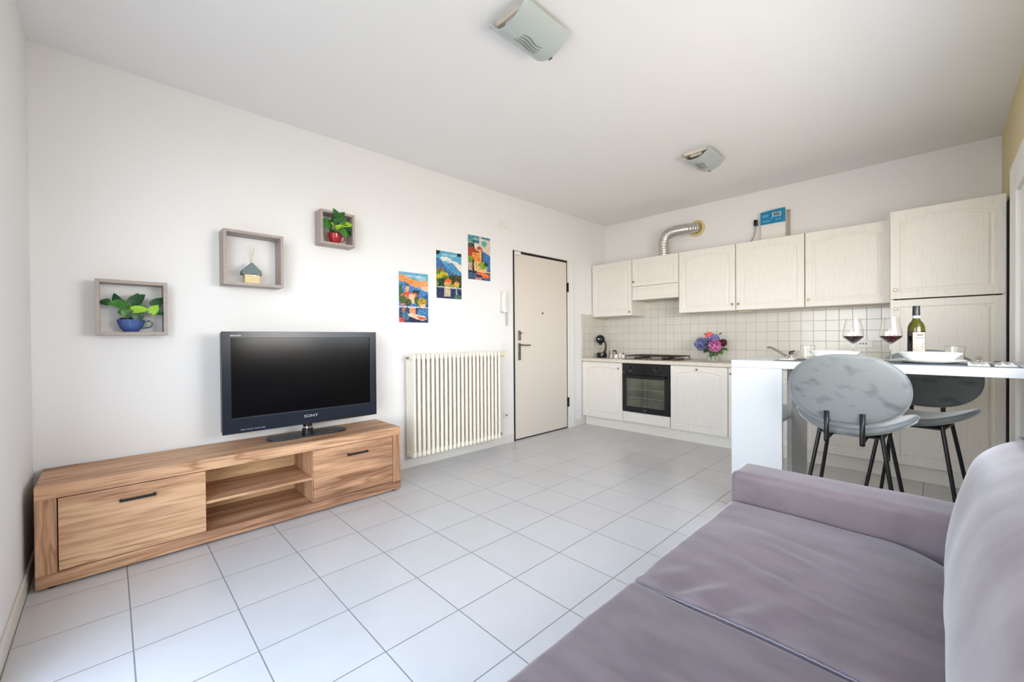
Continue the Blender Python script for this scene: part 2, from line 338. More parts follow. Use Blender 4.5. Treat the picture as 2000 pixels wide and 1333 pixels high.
# ================================================================ WALL BOX SHELVES
def wbox(y0, y1, z0, z1, dp, label, back=None):
    t = thing('box_shelf', (0, y0, z0), label, 'wall shelf', 'square box shelves on the long wall'); w_, h = y1-y0, z1-z0; s = .018
    for nm, a, c in (('side_panel', (0, 0, 0), (dp, s, h)), ('side_panel', (0, w_-s, 0), (dp, w_, h)), ('top_panel', (0, s, h-s), (dp, w_-s, h)), ('bottom_panel', (0, s, 0), (dp, w_-s, s))):
        b = B(); box(b, a, c, .0012); link(nm, b, TAUPE, t)
    return t
wbox(.22, .524, 1.186, 1.495, .12, 'taupe box shelf holding the plant in the blue cup, lowest of the three')
wbox(.80, 1.148, 1.512, 1.868, .14, 'largest taupe box shelf, holding the little wooden house diffuser')
wbox(1.405, 1.664, 1.868, 2.123, .12, 'smallest and highest taupe box shelf, holding the plant in the red cup')
def leafmesh(bm, base, direction, up, L, Wd, droop=.25, mi=0):
    d = Vector(direction).normalized(); s = d.cross(Vector(up)).normalized(); n = s.cross(d); base = Vector(base)
    prof = [(0, 0), (-.06, .28), (.05, .44), (.2, .51), (.42, .5), (.64, .39), (.82, .22), (.93, .09), (1, 0)]; prev = None
    for t_, wv in prof:
        c = base+d*L*max(t_, 0)+n*(-droop*L*t_*t_); e = s*Wd*wv; f = n*Wd*wv*.28; bk = d*L*min(t_, 0)
        row = (bm.verts.new(c-e+f+bk), bm.verts.new(c), bm.verts.new(c+e+f+bk))
        if prev:
            for i in (0, 1):
                fc = bm.faces.new((prev[i], prev[i+1], row[i+1], row[i])); fc.material_index = mi
        prev = row
def potted(name, loc, label, color, cr, leaves, hang=(), hf=1.15):
    t = thing(name, loc, label, 'potted plant')
    cm = mat(name+color[0], color[1], .18, coat=.5)
    prof = [(0, .0), (.5, .0), (.55, .03), (.53, .07), (.78, .3), (.95, .62), (1.0, .95), (1.02, 1.0), (.96, 1.0), (.9, .62), (.7, .3), (.3, .12), (0, .12)]
    b = B(); lathe(b, [(r*cr, z*cr*hf) for r, z in prof], n=36); link('cup', b, cm, t, True, 60)
    b = B(); h = cr*hf; tube(b, bez([(0, cr*.93, h*.8), (0, cr*1.25, h*.92), (0, cr*1.5, h*.72), (0, cr*1.35, h*.42), (0, cr*.82, h*.32)], 6), cr*.07, 10); link('cup_handle', b, cm, t, True)
    b = B(); lathe(b, [(0, h*.3), (cr*.55, h*.3), (cr*.72, h*1.12), (cr*.66, h*1.12), (cr*.6, h*.95), (0, h*.95)], (0, -cr*.08, 0), 24); link('inner_pot', b, SOIL, t, True, 50)
    b = B()
    for p, q, L, Wd, up, mt in leaves:
        p = Vector(p); root = Vector((0, 0, h*.9)); mid = (p+root)/2+Vector((0, 0, .012)); tube(b, bez([root, mid, p], 4), .0016, 6)
    for pts in hang: tube(b, bez(pts, 6), .0022, 6)
    link('stems', b, STEM, t, True)
    for p, q, L, Wd, up, mt in leaves:
        b = B(); leafmesh(b, p, Vector(q), up, L, Wd); link('leaf', b, mt, t, True)
    return t
UX = (1, 0, .35)
potted('potted_plant', (.062, .365, 1.204), 'trailing leafy plant in a blue cup inside the lowest box shelf', ('_blue', (66, 92, 150)), .062, [
    ((.02, -.085, .165), (.1, -1, .05), .05, .04, UX, LEAFD), ((.0, -.05, .15), (0, -.25, 1), .075, .045, UX, LEAFD), ((.03, -.015, .155), (.2, -1, .12), .085, .05, UX, LEAF),
    ((.01, .02, .16), (0, .15, 1), .07, .055, UX, LEAF), ((.03, .0, .16), (.1, .7, .75), .085, .06, UX, LEAFD), ((.03, .06, .13), (.1, -.9, .25), .10, .05, UX, LEAF),
    ((.03, .095, .15), (.05, .65, .8), .075, .055, UX, LEAFD), ((.045, .085, .11), (.1, .5, .8), .06, .045, UX, LEAFL), ((.045, .105, .115), (.1, 1, -.1), .05, .03, UX, LEAFD),
    ((.045, -.02, .125), (.2, .1, -1), .05, .05, UX, LEAF), ((.05, .02, .12), (.2, .25, -1), .07, .06, UX, LEAFD), ((.045, .0, .125), (.3, .8, .1), .08, .045, UX, LEAFL), ((.03, -.05, .12), (.1, .9, -.4), .05, .04, UX, LEAF)],
    [[(.045, .05, .10), (.055, .065, .06), (.058, .07, .03), (.055, .085, .06), (.045, .10, .11)]])
potted('potted_plant', (.06, 1.53, 1.886), 'bushy bright green plant in a red cup inside the highest box shelf', ('_red', (170, 34, 44)), .052, [
    ((.03, -.03, .13), (.3, -1, .5), .09, .06, UX, LEAF), ((.05, -.05, .12), (.3, -1, .05), .06, .05, UX, LEAF), ((.05, -.01, .17), (.4, .7, .9), .1, .055, UX, LEAF), ((.06, .0, .19), (.4, -.5, 1.0), .075, .05, UX, LEAF),
    ((.04, .04, .15), (.3, 1, .15), .09, .05, UX, LEAFL), ((.05, .05, .13), (.4, 1, -.3), .06, .05, UX, LEAFD), ((.06, .02, .11), (.5, .35, -.6), .08, .06, UX, LEAF), ((.05, -.04, .10), (.5, -.3, -.3), .05, .045, UX, LEAFD),
    ((.06, -.01, .11), (.6, .3, .3), .05, .035, UX, LEAFL), ((.04, -.02, .14), (.3, -.2, .8), .06, .05, UX, LEAFD), ((.05, .04, .09), (.5, .8, -.6), .06, .045, UX, LEAF), ((.03, .07, .12), (.2, .6, -.5), .06, .045, UX, LEAFD),
    ((.055, -.03, .12), (.6, -.4, .3), .05, .04, UX, LEAFL), ((.02, .0, .15), (.1, .1, 1), .07, .05, UX, LEAFD), ((.045, .03, .16), (.4, .5, .6), .06, .045, UX, LEAF)], hf=1.5)
t = thing('house_diffuser', (.075, .965, 1.53), 'small wooden house with grey roof and scent sticks in the middle box shelf', 'diffuser')
b = B(); box(b, (-.03, -.042, 0), (.03, .045, .066), .003); link('house_body', b, mat('pale_wood', (226, 204, 158), .6), t)
b = B(); prism(b, [(-.058, .06), (.058, .06), (.055, .085), (0, .142), (-.055, .085)], 0, -.036, .036); link('roof', b, mat('grey_felt', (112, 124, 124), .8), t)
b = B(); lathe(b, [(0, 0), (.009, 0), (.009, .006), (0, .006)], (.03, .012, .058), 14, 'x'); link('button', b, PLASTIC, t)
for i, (dy, dz) in enumerate(((-.02, .11), (.0, .12), (.02, .11), (-.01, .125), (.012, .1))):
    b = B(); tube(b, [(.002*i-.004, 0, .12), (.004*i-.008, dy, .14+dz)], .0013, 6); link('scent_stick', b, mat('reed', (210, 190, 165), .7), t)
# ================================================================ POSTERS
def poster(y0, y1, z0, z1, label, layers, title):
    t = thing('travel_poster', (0, y0, z0), label, 'poster', 'lake travel posters in a rising row'); w_, h = y1-y0, z1-z0
    nx, nz_ = 60, 92; bm = B(); cl = bm.loops.layers.float_color.new('print')
    def inside(poly, x, y):
        c = False; j = len(poly)-1
        for i in range(len(poly)):
            a, e = poly[i], poly[j]
            if (a[1] > y) != (e[1] > y) and x < (e[0]-a[0])*(y-a[1])/(e[1]-a[1])+a[0]: c = not c
            j = i
        return c
    V = [[bm.verts.new((.006, w_*i/nx, h*j/nz_)) for j in range(nz_+1)] for i in range(nx+1)]
    for i in range(nx):
        for j in range(nz_):
            x = (i+.5)/nx; y = (j+.5)/nz_; wob = noise.noise(Vector((x*22, y*22, z0)))*.014; wb2 = noise.noise(Vector((x*20+9, y*26, z0)))*.012
            c = (80, 120, 160)
            for poly, colr, jit in layers:
                if inside(poly, x+wob, y+wb2):
                    n = noise.noise(Vector((x*30, y*42, len(poly)+z0*7)))*jit; n2 = noise.noise(Vector((x*11+5, y*60, 3)))*jit*.6; c = tuple(max(0, min(255, k+n+n2)) for k in colr)
            f = bm.faces.new((V[i][j], V[i+1][j], V[i+1][j+1], V[i][j+1]))
            for l in f.loops: l[cl] = lin(c)
    o = link('print', bm, MC['print_ink'], t)
    b = B(); box(b, (0, 0, 0), (.0055, w_, h), .0008); link('backing_board', b, PLASTIC, t)
    text('title', title, h*.062, mat('poster_title', (236, 240, 240), .6), t, (.0068, w_*.5, h*.925), R_PX, .0003)
m = bpy.data.materials.new('print_ink'); m.use_nodes = True; at = m.node_tree.nodes.new('ShaderNodeVertexColor'); at.layer_name = 'print'
m.node_tree.links.new(at.outputs[0], m.node_tree.nodes['Principled BSDF'].inputs['Base Color']); m.node_tree.nodes['Principled BSDF'].inputs['Roughness'].default_value = .45; MC['print_ink'] = m
def R(x0, y0, x1, y1): return [(x0, y0), (x1, y0), (x1, y1), (x0, y1)]
def C(x, y, rx, ry, n=14): return [(x+rx*cos(2*pi*i/n), y+ry*sin(2*pi*i/n)) for i in range(n)]
SKYB, ORG, NAVY, GRN, OLV = (98, 168, 198), (240, 150, 84), (34, 52, 92), (52, 88, 38), (120, 126, 30)
poster(2.101, 2.40, 1.299, 1.747, 'lowest lake poster with an orange sunset cloud, church tower and speedboat', [
    (R(0, 0, 1, 1), SKYB, 40), (C(.1, .88, .2, .07), ORG, 60), (C(.35, .80, .22, .09), (244, 140, 60), 70), (C(.6, .78, .2, .07), ORG, 60), (C(.85, .78, .18, .11), (244, 160, 100), 70), (C(.95, .7, .2, .05), (250, 190, 160), 50), (C(.75, .9, .18, .05), (150, 195, 215), 30),
    ([(0, .78), (.15, .82), (.5, .72), (1, .62), (1, .3), (0, .3)], (68, 124, 184), 50), ([(.75, .5), (1, .6), (1, .25), (.6, .25)], (30, 82, 140), 40), ([(0, .7), (.1, .8), (.14, .5), (0, .4)], (40, 92, 60), 50),
    (R(.22, .55, .33, .72), (226, 160, 110), 50), ([(.2, .72), (.275, .79), (.35, .72)], (44, 84, 90), 10), ([(.08, .55), (.25, .62), (.6, .58), (.62, .53), (.05, .52)], (204, 76, 40), 50), (R(.06, .34, .34, .55), (196, 110, 90), 60), (R(.33, .38, .56, .57), (240, 186, 150), 50),
    (C(.12, .45, .12, .08), (60, 88, 30), 70), (C(.3, .40, .12, .07), (58, 80, 26), 70), (C(.6, .44, .09, .09), GRN, 60), (C(.78, .42, .17, .09), (170, 140, 30), 80), (C(.58, .62, .14, .035), (30, 54, 40), 40), (R(.64, .45, .67, .62), (50, 44, 40), 10), (R(.72, .32, .9, .38), (240, 190, 130), 50),
    (R(0, 0, 1, .315), (34, 60, 100), 70), (R(.35, .16, .55, .31), (238, 150, 100), 60), (R(.1, .16, .2, .3), (170, 110, 90), 50), (R(.62, .12, 1, .28), (64, 122, 172), 60), (R(0, .3, 1, .318), (226, 220, 210), 60), (R(.1, .05, .32, .2), (50, 110, 140), 50),
    ([(.28, .17), (.45, .19), (.9, .12), (.96, .07), (.8, .035), (.45, .03)], (238, 196, 170), 50), ([(.6, .13), (.9, .1), (.93, .06), (.68, .06)], (214, 84, 40), 50), ([(.34, .12), (.7, .05), (.9, .03), (.4, .0), (.3, .05)], (24, 26, 64), 30), (R(0, 0, .18, .1), (188, 60, 60), 70)], 'LAKE COMO')
poster(2.492, 2.787, 1.538, 1.988, 'middle lake poster with a blue mountain and red-roofed houses by dark water', [
    (R(0, 0, 1, 1), (86, 166, 200), 30), (C(.38, .84, .22, .05), (226, 226, 214), 50), (C(.68, .76, .22, .06), (232, 222, 208), 50), (C(.92, .68, .16, .08), (236, 224, 210), 40), ([(0, .86), (.18, .8), (.4, .66), (1, .44), (1, .3), (0, .3)], (58, 104, 156), 40), ([(.35, .74), (.62, .78), (1, .58), (1, .46), (.6, .54)], (76, 140, 184), 40),
    ([(0, .6), (.25, .62), (.5, .48), (.6, .25), (0, .25)], (96, 116, 26), 90), (C(.15, .6, .15, .04), (130, 100, 60), 60), (C(.3, .52, .16, .04), (196, 176, 30), 60), (C(.12, .46, .12, .05), (190, 180, 24), 60), ([(.1, .42), (.35, .44), (.35, .25), (.05, .25)], (26, 60, 32), 50), ([(.5, .5), (1, .52), (1, .25), (.5, .25)], (38, 60, 36), 60),
    (R(.62, .35, .67, .56), (30, 50, 34), 20), (R(.74, .35, .8, .54), (110, 60, 30), 40), ([(.3, .35), (.42, .43), (.58, .4), (.6, .34)], (238, 100, 30), 40), (R(.3, .26, .56, .35), (214, 150, 100), 60), ([(.7, .35), (.8, .4), (.92, .35)], (226, 110, 40), 40), (R(.7, .26, .9, .35), (208, 180, 80), 60), (C(.6, .28, .12, .04), (150, 150, 40), 60),
    (R(0, 0, 1, .235), (26, 44, 84), 50), (R(.0, .225, 1, .25), (206, 206, 190), 70), (R(.3, .04, .55, .23), (196, 176, 150), 50), (R(.76, .08, .82, .22), (150, 180, 180), 40), (R(.7, 0, 1, .08), (70, 110, 90), 50), ([(0, 1), (.14, 1), (.16, .95), (.06, .9), (0, .92)], (16, 24, 26), 10), ([(.84, 1), (1, 1), (1, .93), (.84, .93)], (18, 26, 26), 10)], 'LAKE COMO')
poster(2.871, 3.167, 1.752, 2.20, 'highest lake poster with an orange villa, cypress and red motorboat', [
    (R(0, 0, 1, 1), (216, 200, 184), 30), (R(0, .84, .5, 1), (70, 140, 150), 70), (C(.35, .88, .14, .05), (44, 116, 134), 40), (C(.72, .85, .12, .08), (90, 170, 160), 50), (R(.6, .95, 1, 1), (70, 130, 140), 40), ([(.55, .6), (.75, .66), (1, .58), (1, .2), (.55, .2)], (56, 110, 170), 50), (C(.3, .76, .12, .04), (228, 220, 214), 20),
    (C(.12, .76, .13, .07), (50, 80, 50), 60), ([(.18, .7), (.24, .93), (.3, .7)], (22, 62, 58), 20), ([(0, .72), (.2, .74), (.5, .64), (.52, .56), (0, .5)], (150, 52, 30), 60), (R(.18, .42, .6, .62), (232, 136, 54), 70), ([(.38, .74), (.52, .78), (.66, .72), (.6, .68), (.42, .69)], (176, 74, 40), 40), (R(.5, .5, .6, .7), (226, 170, 120), 40), (R(.6, .4, .66, .68), (40, 60, 80), 20),
    (R(0, .5, .18, .72), (170, 60, 44), 50), (R(.0, .3, .2, .5), (110, 120, 50), 80), (C(.12, .47, .1, .06), (120, 150, 40), 60), (R(.28, .2, .85, .42), (222, 176, 110), 60), (C(.65, .34, .2, .08), (130, 160, 40), 80), (C(.8, .38, .1, .05), (40, 80, 50), 60), (R(0, .2, .18, .38), (190, 160, 140), 50), (R(.18, .16, .26, .45), (50, 44, 30), 40),
    (R(0, 0, 1, .19), (56, 84, 110), 70), (R(0, .15, .5, .2), (28, 36, 60), 30), ([(.35, .16), (.7, .18), (1, .12), (.95, .06), (.6, .06)], (236, 108, 50), 60), ([(.36, .13), (.6, .12), (.66, .07), (.42, .07)], (30, 40, 70), 20), (R(.3, .0, .6, .06), (206, 130, 120), 40), (R(.7, 0, 1, .05), (50, 90, 160), 30), (R(.4, .18, 1, .21), (240, 196, 140), 40)], 'LAKE COMO')
# ================================================================ CEILING LAMPS
GL = mat('frosted_green_glass', (184, 193, 191), .25, spec=.6)
def ceiling_lamp(y0, y1, label):
    t = thing('ceiling_lamp', (1.875, (y0+y1)/2, H), label, 'ceiling lamp', 'curved glass ceiling lamps'); hl = (y1-y0)/2; hw = .128; n = 20
    b = B(); th = .006
    slots = [(i, j) for i in () for j in ()]
    def P(u, v, o=0):                    # u -1..1 across x, v along y
        a = u*.98; R_ = hw/sin(.98); x = (R_-o)*sin(a); z = -(R_-o)*cos(a)+R_*cos(.98)
        return Vector((x, v, z-.022))
    for o in (0, th):
        V = [[b.verts.new(P(-1+2*i/n, -hl+2*hl*j/24, o)) for j in range(25)] for i in range(n+1)]
        for i in range(n):
            for j in range(24): b.faces.new((V[i][j], V[i+1][j], V[i+1][j+1], V[i][j+1]))
        if o == 0: V0 = V
    for i in range(n):
        for j in (0, 24): b.faces.new((V0[i][j], V0[i+1][j], V[i+1][j], V[i][j]))
    for j in range(24):
        for i in (0, n): b.faces.new((V0[i][j], V0[i][j+1], V[i][j+1], V[i][j]))
    sh = link('glass_shade', b, GL, t, True, 40)
    for k in range(4):                   # wavy slots cut in the glass, dark line relief
        b = B(); u0 = -.24+.15*k; pts = []
        for i in range(17):
            s_ = i/16; p = P(u0+.045*sin(2*pi*s_)-.03*k, (-.45+.95*s_)*hl*(1-.04*k), -.0008); pts.append(p)
        tube(b, pts, [.0035*max(.15, sin(pi*i/16))**.5 for i in range(17)], 6); link('wavy_slot', b, mat('slot_shadow', (120, 128, 118), .6), sh, True)
    b = B(); box(b, (-.10, -hl*.82, -.022), (.10, hl*.82, 0), .004); link('mounting_plate', b, mat('lamp_metal', (226, 214, 200), .4), t)
    b = B(); box(b, (-.05, -hl*.75, -.045), (.05, hl*.75, -.022), .006); link('bulb_housing', b, mat('lamp_reflector', (214, 200, 192), .35), t)
    b = B(); lathe(b, [(0, -.055), (.006, -.055), (.006, .055), (0, .055)], (0, 0, -.056), 10, 'y'); link('tube_bulb', b, PLASTIC, t, True)
    for s_ in (1,): b = B(); box(b, (-.012, s_*hl-.004 if s_ > 0 else -hl-.002, -.098), (.012, s_*hl+.002 if s_ > 0 else -hl+.004, -.028), .001); link('end_clip', b, mat('clip', (120, 118, 112), .4), t)
ceiling_lamp(1.64, 1.965, 'curved frosted glass ceiling lamp nearest the top edge, over the room\'s middle')
ceiling_lamp(3.80, 4.14, 'curved frosted glass ceiling lamp in front of the kitchen')
# ================================================================ TV SIDEBOARD
SX, SY0, SY1, SZ = .433, .018, 1.866, .482
t = thing('media_sideboard', (0, SY0, 0), 'long low golden oak television sideboard against the white wall', 'sideboard'); LN = SY1-SY0
def part(nm, a, c, m, par=t, bev=.0015): b = B(); box(b, a, c, bev); return link(nm, b, m, par)
part('top_panel', (.02, 0, SZ-.062), (SX, LN, SZ), WOODY); part('base_panel', (.02, 0, .012), (SX, LN, .072), WOODY)
part('side_panel', (.02, 0, .072), (SX, .07, SZ-.062), WOODZ); part('side_panel', (.02, LN-.062, .072), (SX, LN, SZ-.062), WOODZ)
part('divider', (.03, .622, .072), (SX-.022, .638, SZ-.062), WOODZ); part('divider', (.03, 1.213, .072), (SX-.022, 1.229, SZ-.062), WOODZ)
part('shelf', (.03, .638, .225), (SX-.012, 1.213, .241), WOODY); part('back_panel', (.022, .07, .072), (.032, LN-.062, SZ-.062), OAKCUT)
for y0, y1, h0, h1 in ((.074, .637, .283, .424), (1.214, LN-.066, 1.437, 1.582)):
    dr = part('flap_door', (SX-.02, y0, .076), (SX-.001, y1, SZ-.066), WOODY)
    b = B(); z = .348
    box(b, (SX, h0, z-.004), (SX+.022, h0+.012, z+.008), .002); box(b, (SX, h1-.012, z-.004), (SX+.022, h1, z+.008), .002); box(b, (SX+.016, h0, z-.004), (SX+.024, h1, z+.009), .002); link('handle', b, BLACK, dr)
for y in (.05, LN-.05):
    for x in (.06, SX-.03): b = B(); lathe(b, [(0, 0), (.016, 0), (.016, .013), (0, .013)], (x, y, 0), 16); link('foot', b, BLACK, t)
# ================================================================ TELEVISION
t = thing('television', (.2, 1.275, SZ), 'black flat screen television on a swivel foot on the oak sideboard', 'television')
z0, z1 = .563-SZ, 1.207-SZ; y0, y1 = .768-1.275, 1.776-1.275; X = .03
b = rbox((-.055, y0+.004, z0+.004), (X-.012, y1-.004, z1-.004), .012, step=.2, k=3); link('rear_housing', b, BLACK, t, True)
b = rbox((-.10, y0+.2, z0+.09), (-.05, y1-.2, z1-.12), .02, step=.2, k=3); link('rear_bulge', b, BLACK, t, True)
b = B(); fy, zt_, zb = .05, .042, .098                      # front bezel ring
o_ = [(y0, z0), (y1, z0), (y1, z1), (y0, z1)]; i_ = [(y0+fy, z0+zb), (y1-fy, z0+zb), (y1-fy, z1-zt_), (y0+fy, z1-zt_)]
vo = [[b.verts.new((x, *p)) for p in o_] for x in (X-.014, X)]; vi = [[b.verts.new((x, *p)) for p in i_] for x in (X, X-.014)]
for i in range(4):
    j = (i+1) % 4; b.faces.new((vo[0][i], vo[0][j], vo[1][j], vo[1][i])); b.faces.new((vo[1][i], vo[1][j], vi[0][j], vi[0][i])); b.faces.new((vi[0][i], vi[0][j], vi[1][j], vi[1][i])); b.faces.new((vo[0][i], vo[0][j], vi[1][j], vi[1][i]))
bz = link('bezel', b, TVB, t)
mo = bz.modifiers.new('bevel', 'BEVEL'); mo.width = .003; mo.segments = 2
b = B(); box(b, (X-.012, y0+fy-.002, z0+zb-.002), (X-.007, y1-fy+.002, z1-zt_+.002)); link('screen', b, TVS, t)
wm = mat('logo_silver', (200, 204, 210), .3, metal=.3)
text('brand_lettering', 'SONY', .026, wm, bz, (X+.0005, .012, z0+.055), R_PX, sx=1.35)
text('series_lettering', 'BRAVIA', .011, wm, bz, (X+.0005, y0+.075, z1-.026), R_PX, sx=1.6)
text('port_lettering', 'HDMI  BRAVIA  Full HD 1080', .0085, wm, bz, (X+.0005, y0+.165, z0+.020), R_PX, sx=1.3)
b = B(); box(b, (X-.004, y0+.45, z0), (X+.0015, y1-.06, z0+.012), .001); link('speaker_slot', b, BLACK, bz)
b = B(); prism(b, [(-.10, -.235), (-.10, .235), (.0, .262), (.065, .245), (.09, .18), (.09, -.18), (.065, -.245), (0, -.262)], 2, .0, .012)
bmesh.ops.bevel(b, geom=[e for e in b.edges], offset=.004, segments=2, affect='EDGES'); link('foot_plate', b, mat('tv_foot', (44, 46, 50), .25), t)
b = B(); lathe(b, [(0, .012), (.038, .012), (.036, .045), (.030, .05), (.030, .10), (0, .10)], (-.005, 0, 0), 28); link('swivel_neck', b, BLACK, t, True, 40)
b = B(); lathe(b, [(.0, .045), (.031, .045), (.031, .062), (0, .062)], (-.005, 0, 0), 28); link('neck_ring', b, CHROME, t, True, 40)
# ================================================================ KITCHEN
def panel_door(bm, x0, x1, z0, z1, yf, arch=.03, fr=.055, th=.02):
    """raised-panel door, front face towards -y at yf, back at yf+th"""
    n = 12
    def loop(ins, s, y, sc=1):
        a, c, e, g = x0+ins, x1-ins, z0+ins, z1-ins; pts = []
        pts += [(a+(c-a)*i/n, e) for i in range(n)]; pts += [(c, e+(g-s-e)*i/4) for i in range(4)]
        pts += [(c-(c-a)*i/n, g-s*(1-2*i/n)**2) for i in range(n)]; pts += [(a, g-s-(g-s-e)*i/4) for i in range(4)]
        return [bm.verts.new((p[0], y, p[1])) for p in pts]
    e_ = .003
    seq = [loop(0, 0, yf+th), loop(0, 0, yf+e_), loop(e_, 0, yf), loop(fr, arch, yf), loop(fr+.006, arch, yf+.006), loop(fr+.016, arch, yf+.006), loop(fr+.03, arch*.95, yf+.001)]
    for A, Cc in zip(seq, seq[1:]):
        for i in range(len(A)): j = (i+1) % len(A); bm.faces.new((A[i], A[j], Cc[j], Cc[i]))
    bm.faces.new(seq[0]); bm.faces.new(seq[-1][::-1]); return bm
def knob(par, x, z, y):
    b = B(); box(b, (x-.011, y-.016, z-.011), (x+.011, y-.006, z+.011), .003); tube(b, [(x, y, z), (x, y-.008, z)], .006, 8)
    return link('knob', b, BRASS, par)
UY, UB, UT = 5.0, 1.426, 2.126
def cabinet(name, x0, x1, y0, y1, z0, z1, label, doors, cat='cabinet', group=None):
    """doors: (x0,x1,z0,z1,knob x,knob z,arch)"""
    t = thing(name, (x0, y0, z0), label, cat, group); b = B(); s = .018
    box(b, (0, .0215, 0), (s, y1-y0, z1-z0)); box(b, (x1-x0-s, .0215, 0), (x1-x0, y1-y0, z1-z0)); box(b, (s, .0215, 0), (x1-x0-s, y1-y0, s)); box(b, (s, .0215, z1-z0-s), (x1-x0-s, y1-y0, z1-z0)); box(b, (s, y1-y0-.01, s), (x1-x0-s, y1-y0, z1-z0-s))
    link('carcass', b, ASH, t)
    for dx0, dx1, dz0, dz1, kx, kz, ar in doors:
        b = B(); panel_door(b, dx0-x0+.0015, dx1-x0-.0015, dz0-z0+.0015, dz1-z0-.0015, 0, ar, .055 if dz1-dz0 > .25 else .032); dr = link('door', b, ASH, t)
        if kx is not None: knob(dr, kx-x0, kz-z0, 0)
    return t
G = 'white ash wall cabinets above the worktop'
cabinet('wall_cabinet', .012, .605, UY, D-.002, UB, UT, 'narrow white wall cabinet in the corner left of the hood', [(.012, .605, UB, UT, .575, 1.472, .035)], group=G)
hc = cabinet('hood_cabinet', .61, 1.203, UY, D-.002, 1.78, UT, 'short white cabinet with the cooker hood, below the silver duct', [(.61, 1.203, 1.783, UT, .634, 1.842, .045)], 'cooker hood', G)
b = B(); panel_door(b, .0015, .5915, -.168, -.0015, 0, 0, .03); link('hood_fascia', b, ASH, hc)
b = B(); box(b, (.01, .022, -.165), (.583, .34, -.14), .002); link('hood_underside', b, mat('hood_grey', (190, 182, 170), .4, metal=.3), hc)
cabinet('wall_cabinet', 1.208, 1.81, UY, D-.002, UB, UT, 'white wall cabinet right of the hood, knob at its lower right', [(1.208, 1.81, UB, UT, 1.783, 1.492, .035)], group=G)
cabinet('wall_cabinet', 1.815, 2.415, UY, D-.002, UB, UT, 'white wall cabinet under the blue and white control box, knob lower left', [(1.815, 2.415, UB, UT, 1.842, 1.492, .035)], group=G)
cabinet('wall_cabinet', 2.42, 3.018, UY, D-.002, UB, UT, 'white wall cabinet adjoining the tall cupboard', [(2.42, 3.018, UB, UT, 2.45, 1.492, .035)], group=G)
FY = 4.765
cabinet('tall_cabinet', 3.03, 3.634, FY, D-.002, .128, 2.14, 'tall white larder cupboard with two panelled doors at the right wall', [(3.03, 3.634, 1.439, 2.14, 3.064, 1.512, .04), (3.03, 3.634, .128, 1.433, 3.064, 1.362, 0)])
G = 'white ash base cabinets below the worktop'
cabinet('base_cabinet', .012, .612, FY, D-.02, .125, .838, 'white base cabinet left of the oven', [(.012, .612, .125, .836, .558, .768, .035)], group=G)
cabinet('base_cabinet', 1.212, 1.812, FY, D-.02, .125, .838, 'white base cabinet right of the oven with a top centre knob', [(1.212, 1.812, .125, .836, 1.505, .800, .035)], group=G)
cabinet('base_cabinet', 1.816, 2.416, FY, D-.02, .125, .838, 'white base cabinet mostly behind the bar table panel', [(1.816, 2.416, .125, .836, 1.842, .775, .035)], group=G)
cabinet('base_cabinet', 2.42, 3.02, FY, D-.02, .125, .838, 'white base cabinet adjoining the tall cupboard, behind the front stool', [(2.42, 3.02, .125, .836, 2.99, .775, .035)], group=G)
b = B(); box(b, (.0125, 4.835, 0), (3.632, 4.853, .123), .002); tag(link('plinth', b, mat('plinth_cream', (234, 228, 217), .5), None), 'long white plinth board under the kitchen units', 'plinth')
b = B(); box(b, (.009, 4.745, .84), (3.025, D-.009, .88), .005, 3); tag(link('worktop', b, WORKTOP), 'cream kitchen worktop running along the back wall', 'worktop')
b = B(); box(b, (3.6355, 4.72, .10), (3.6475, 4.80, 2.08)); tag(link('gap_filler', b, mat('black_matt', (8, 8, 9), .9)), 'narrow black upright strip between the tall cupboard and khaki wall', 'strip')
for x, nm in ((.075, 'small light under the corner wall cabinet'), (1.87, 'small puck light under the cabinet below the control box')):
    b = B(); box(b, (x-.06, 5.10, UB-.012), (x+.06, 5.18, UB-.0005), .003); tag(link('cabinet_light', b, mat('light_cream', (226, 214, 170), .4)), nm, 'light')
# oven
t = thing('oven', (.615, 4.752, .135), 'black built-in oven under the gas hob', 'oven'); w_ = .592
b = B(); box(b, (.02, .022, .12), (w_-.02, .55, .70)); link('oven_body', b, mat('oven_body', (60, 60, 62), .5), t)
b = B(); box(b, (0, 0, .60), (w_, .022, .702), .002); cp = link('control_panel', b, mat('oven_front', (22, 22, 26), .15), t)
for x in (.105, .44):
    b = B(); lathe(b, [(0, -.002), (.019, -.002), (.017, -.022), (0, -.022)], (x, 0, .655), 20, 'y'); link('knob', b, BLACK, cp, True, 40)
    b = B()
    for k in range(11):
        a = pi*(-.2+1.4*k/10)+pi; px, pz = x+.032*cos(a)*1.0, .652+.03*sin(a); box(b, (px-.0025, -.001, pz-.0025), (px+.0025, .001, pz+.0025))
    link('dial_marks', b, mat('dial_grey', (120, 120, 122), .5), cp)
b = B(); box(b, (0, 0, .125), (.058, .022, .592), .002); box(b, (w_-.058, 0, .125), (w_, .022, .592), .002); box(b, (.058, 0, .125), (w_-.058, .022, .19), .002); box(b, (.058, 0, .525), (w_-.058, .022, .592), .002)
dr = link('oven_door', b, mat('oven_front', (22, 22, 26), .15), t)
b = B(); box(b, (.058, .004, .19), (w_-.058, .012, .525)); link('door_window', b, mat('oven_window', (70, 72, 62), .08, spec=.8, vary=(5, (92, 94, 80), .4, .6)), dr)
b = B()
for z in (.30, .40): tube(b, [(.08, .0035, z), (w_-.08, .0035, z-.004)], .0018, 6)
tube(b, [(.29, .0035, .19), (.30, .0035, .52)], .0014, 6)
link('wire_rack', b, mat('rack_grey', (150, 152, 140), .4), dr)
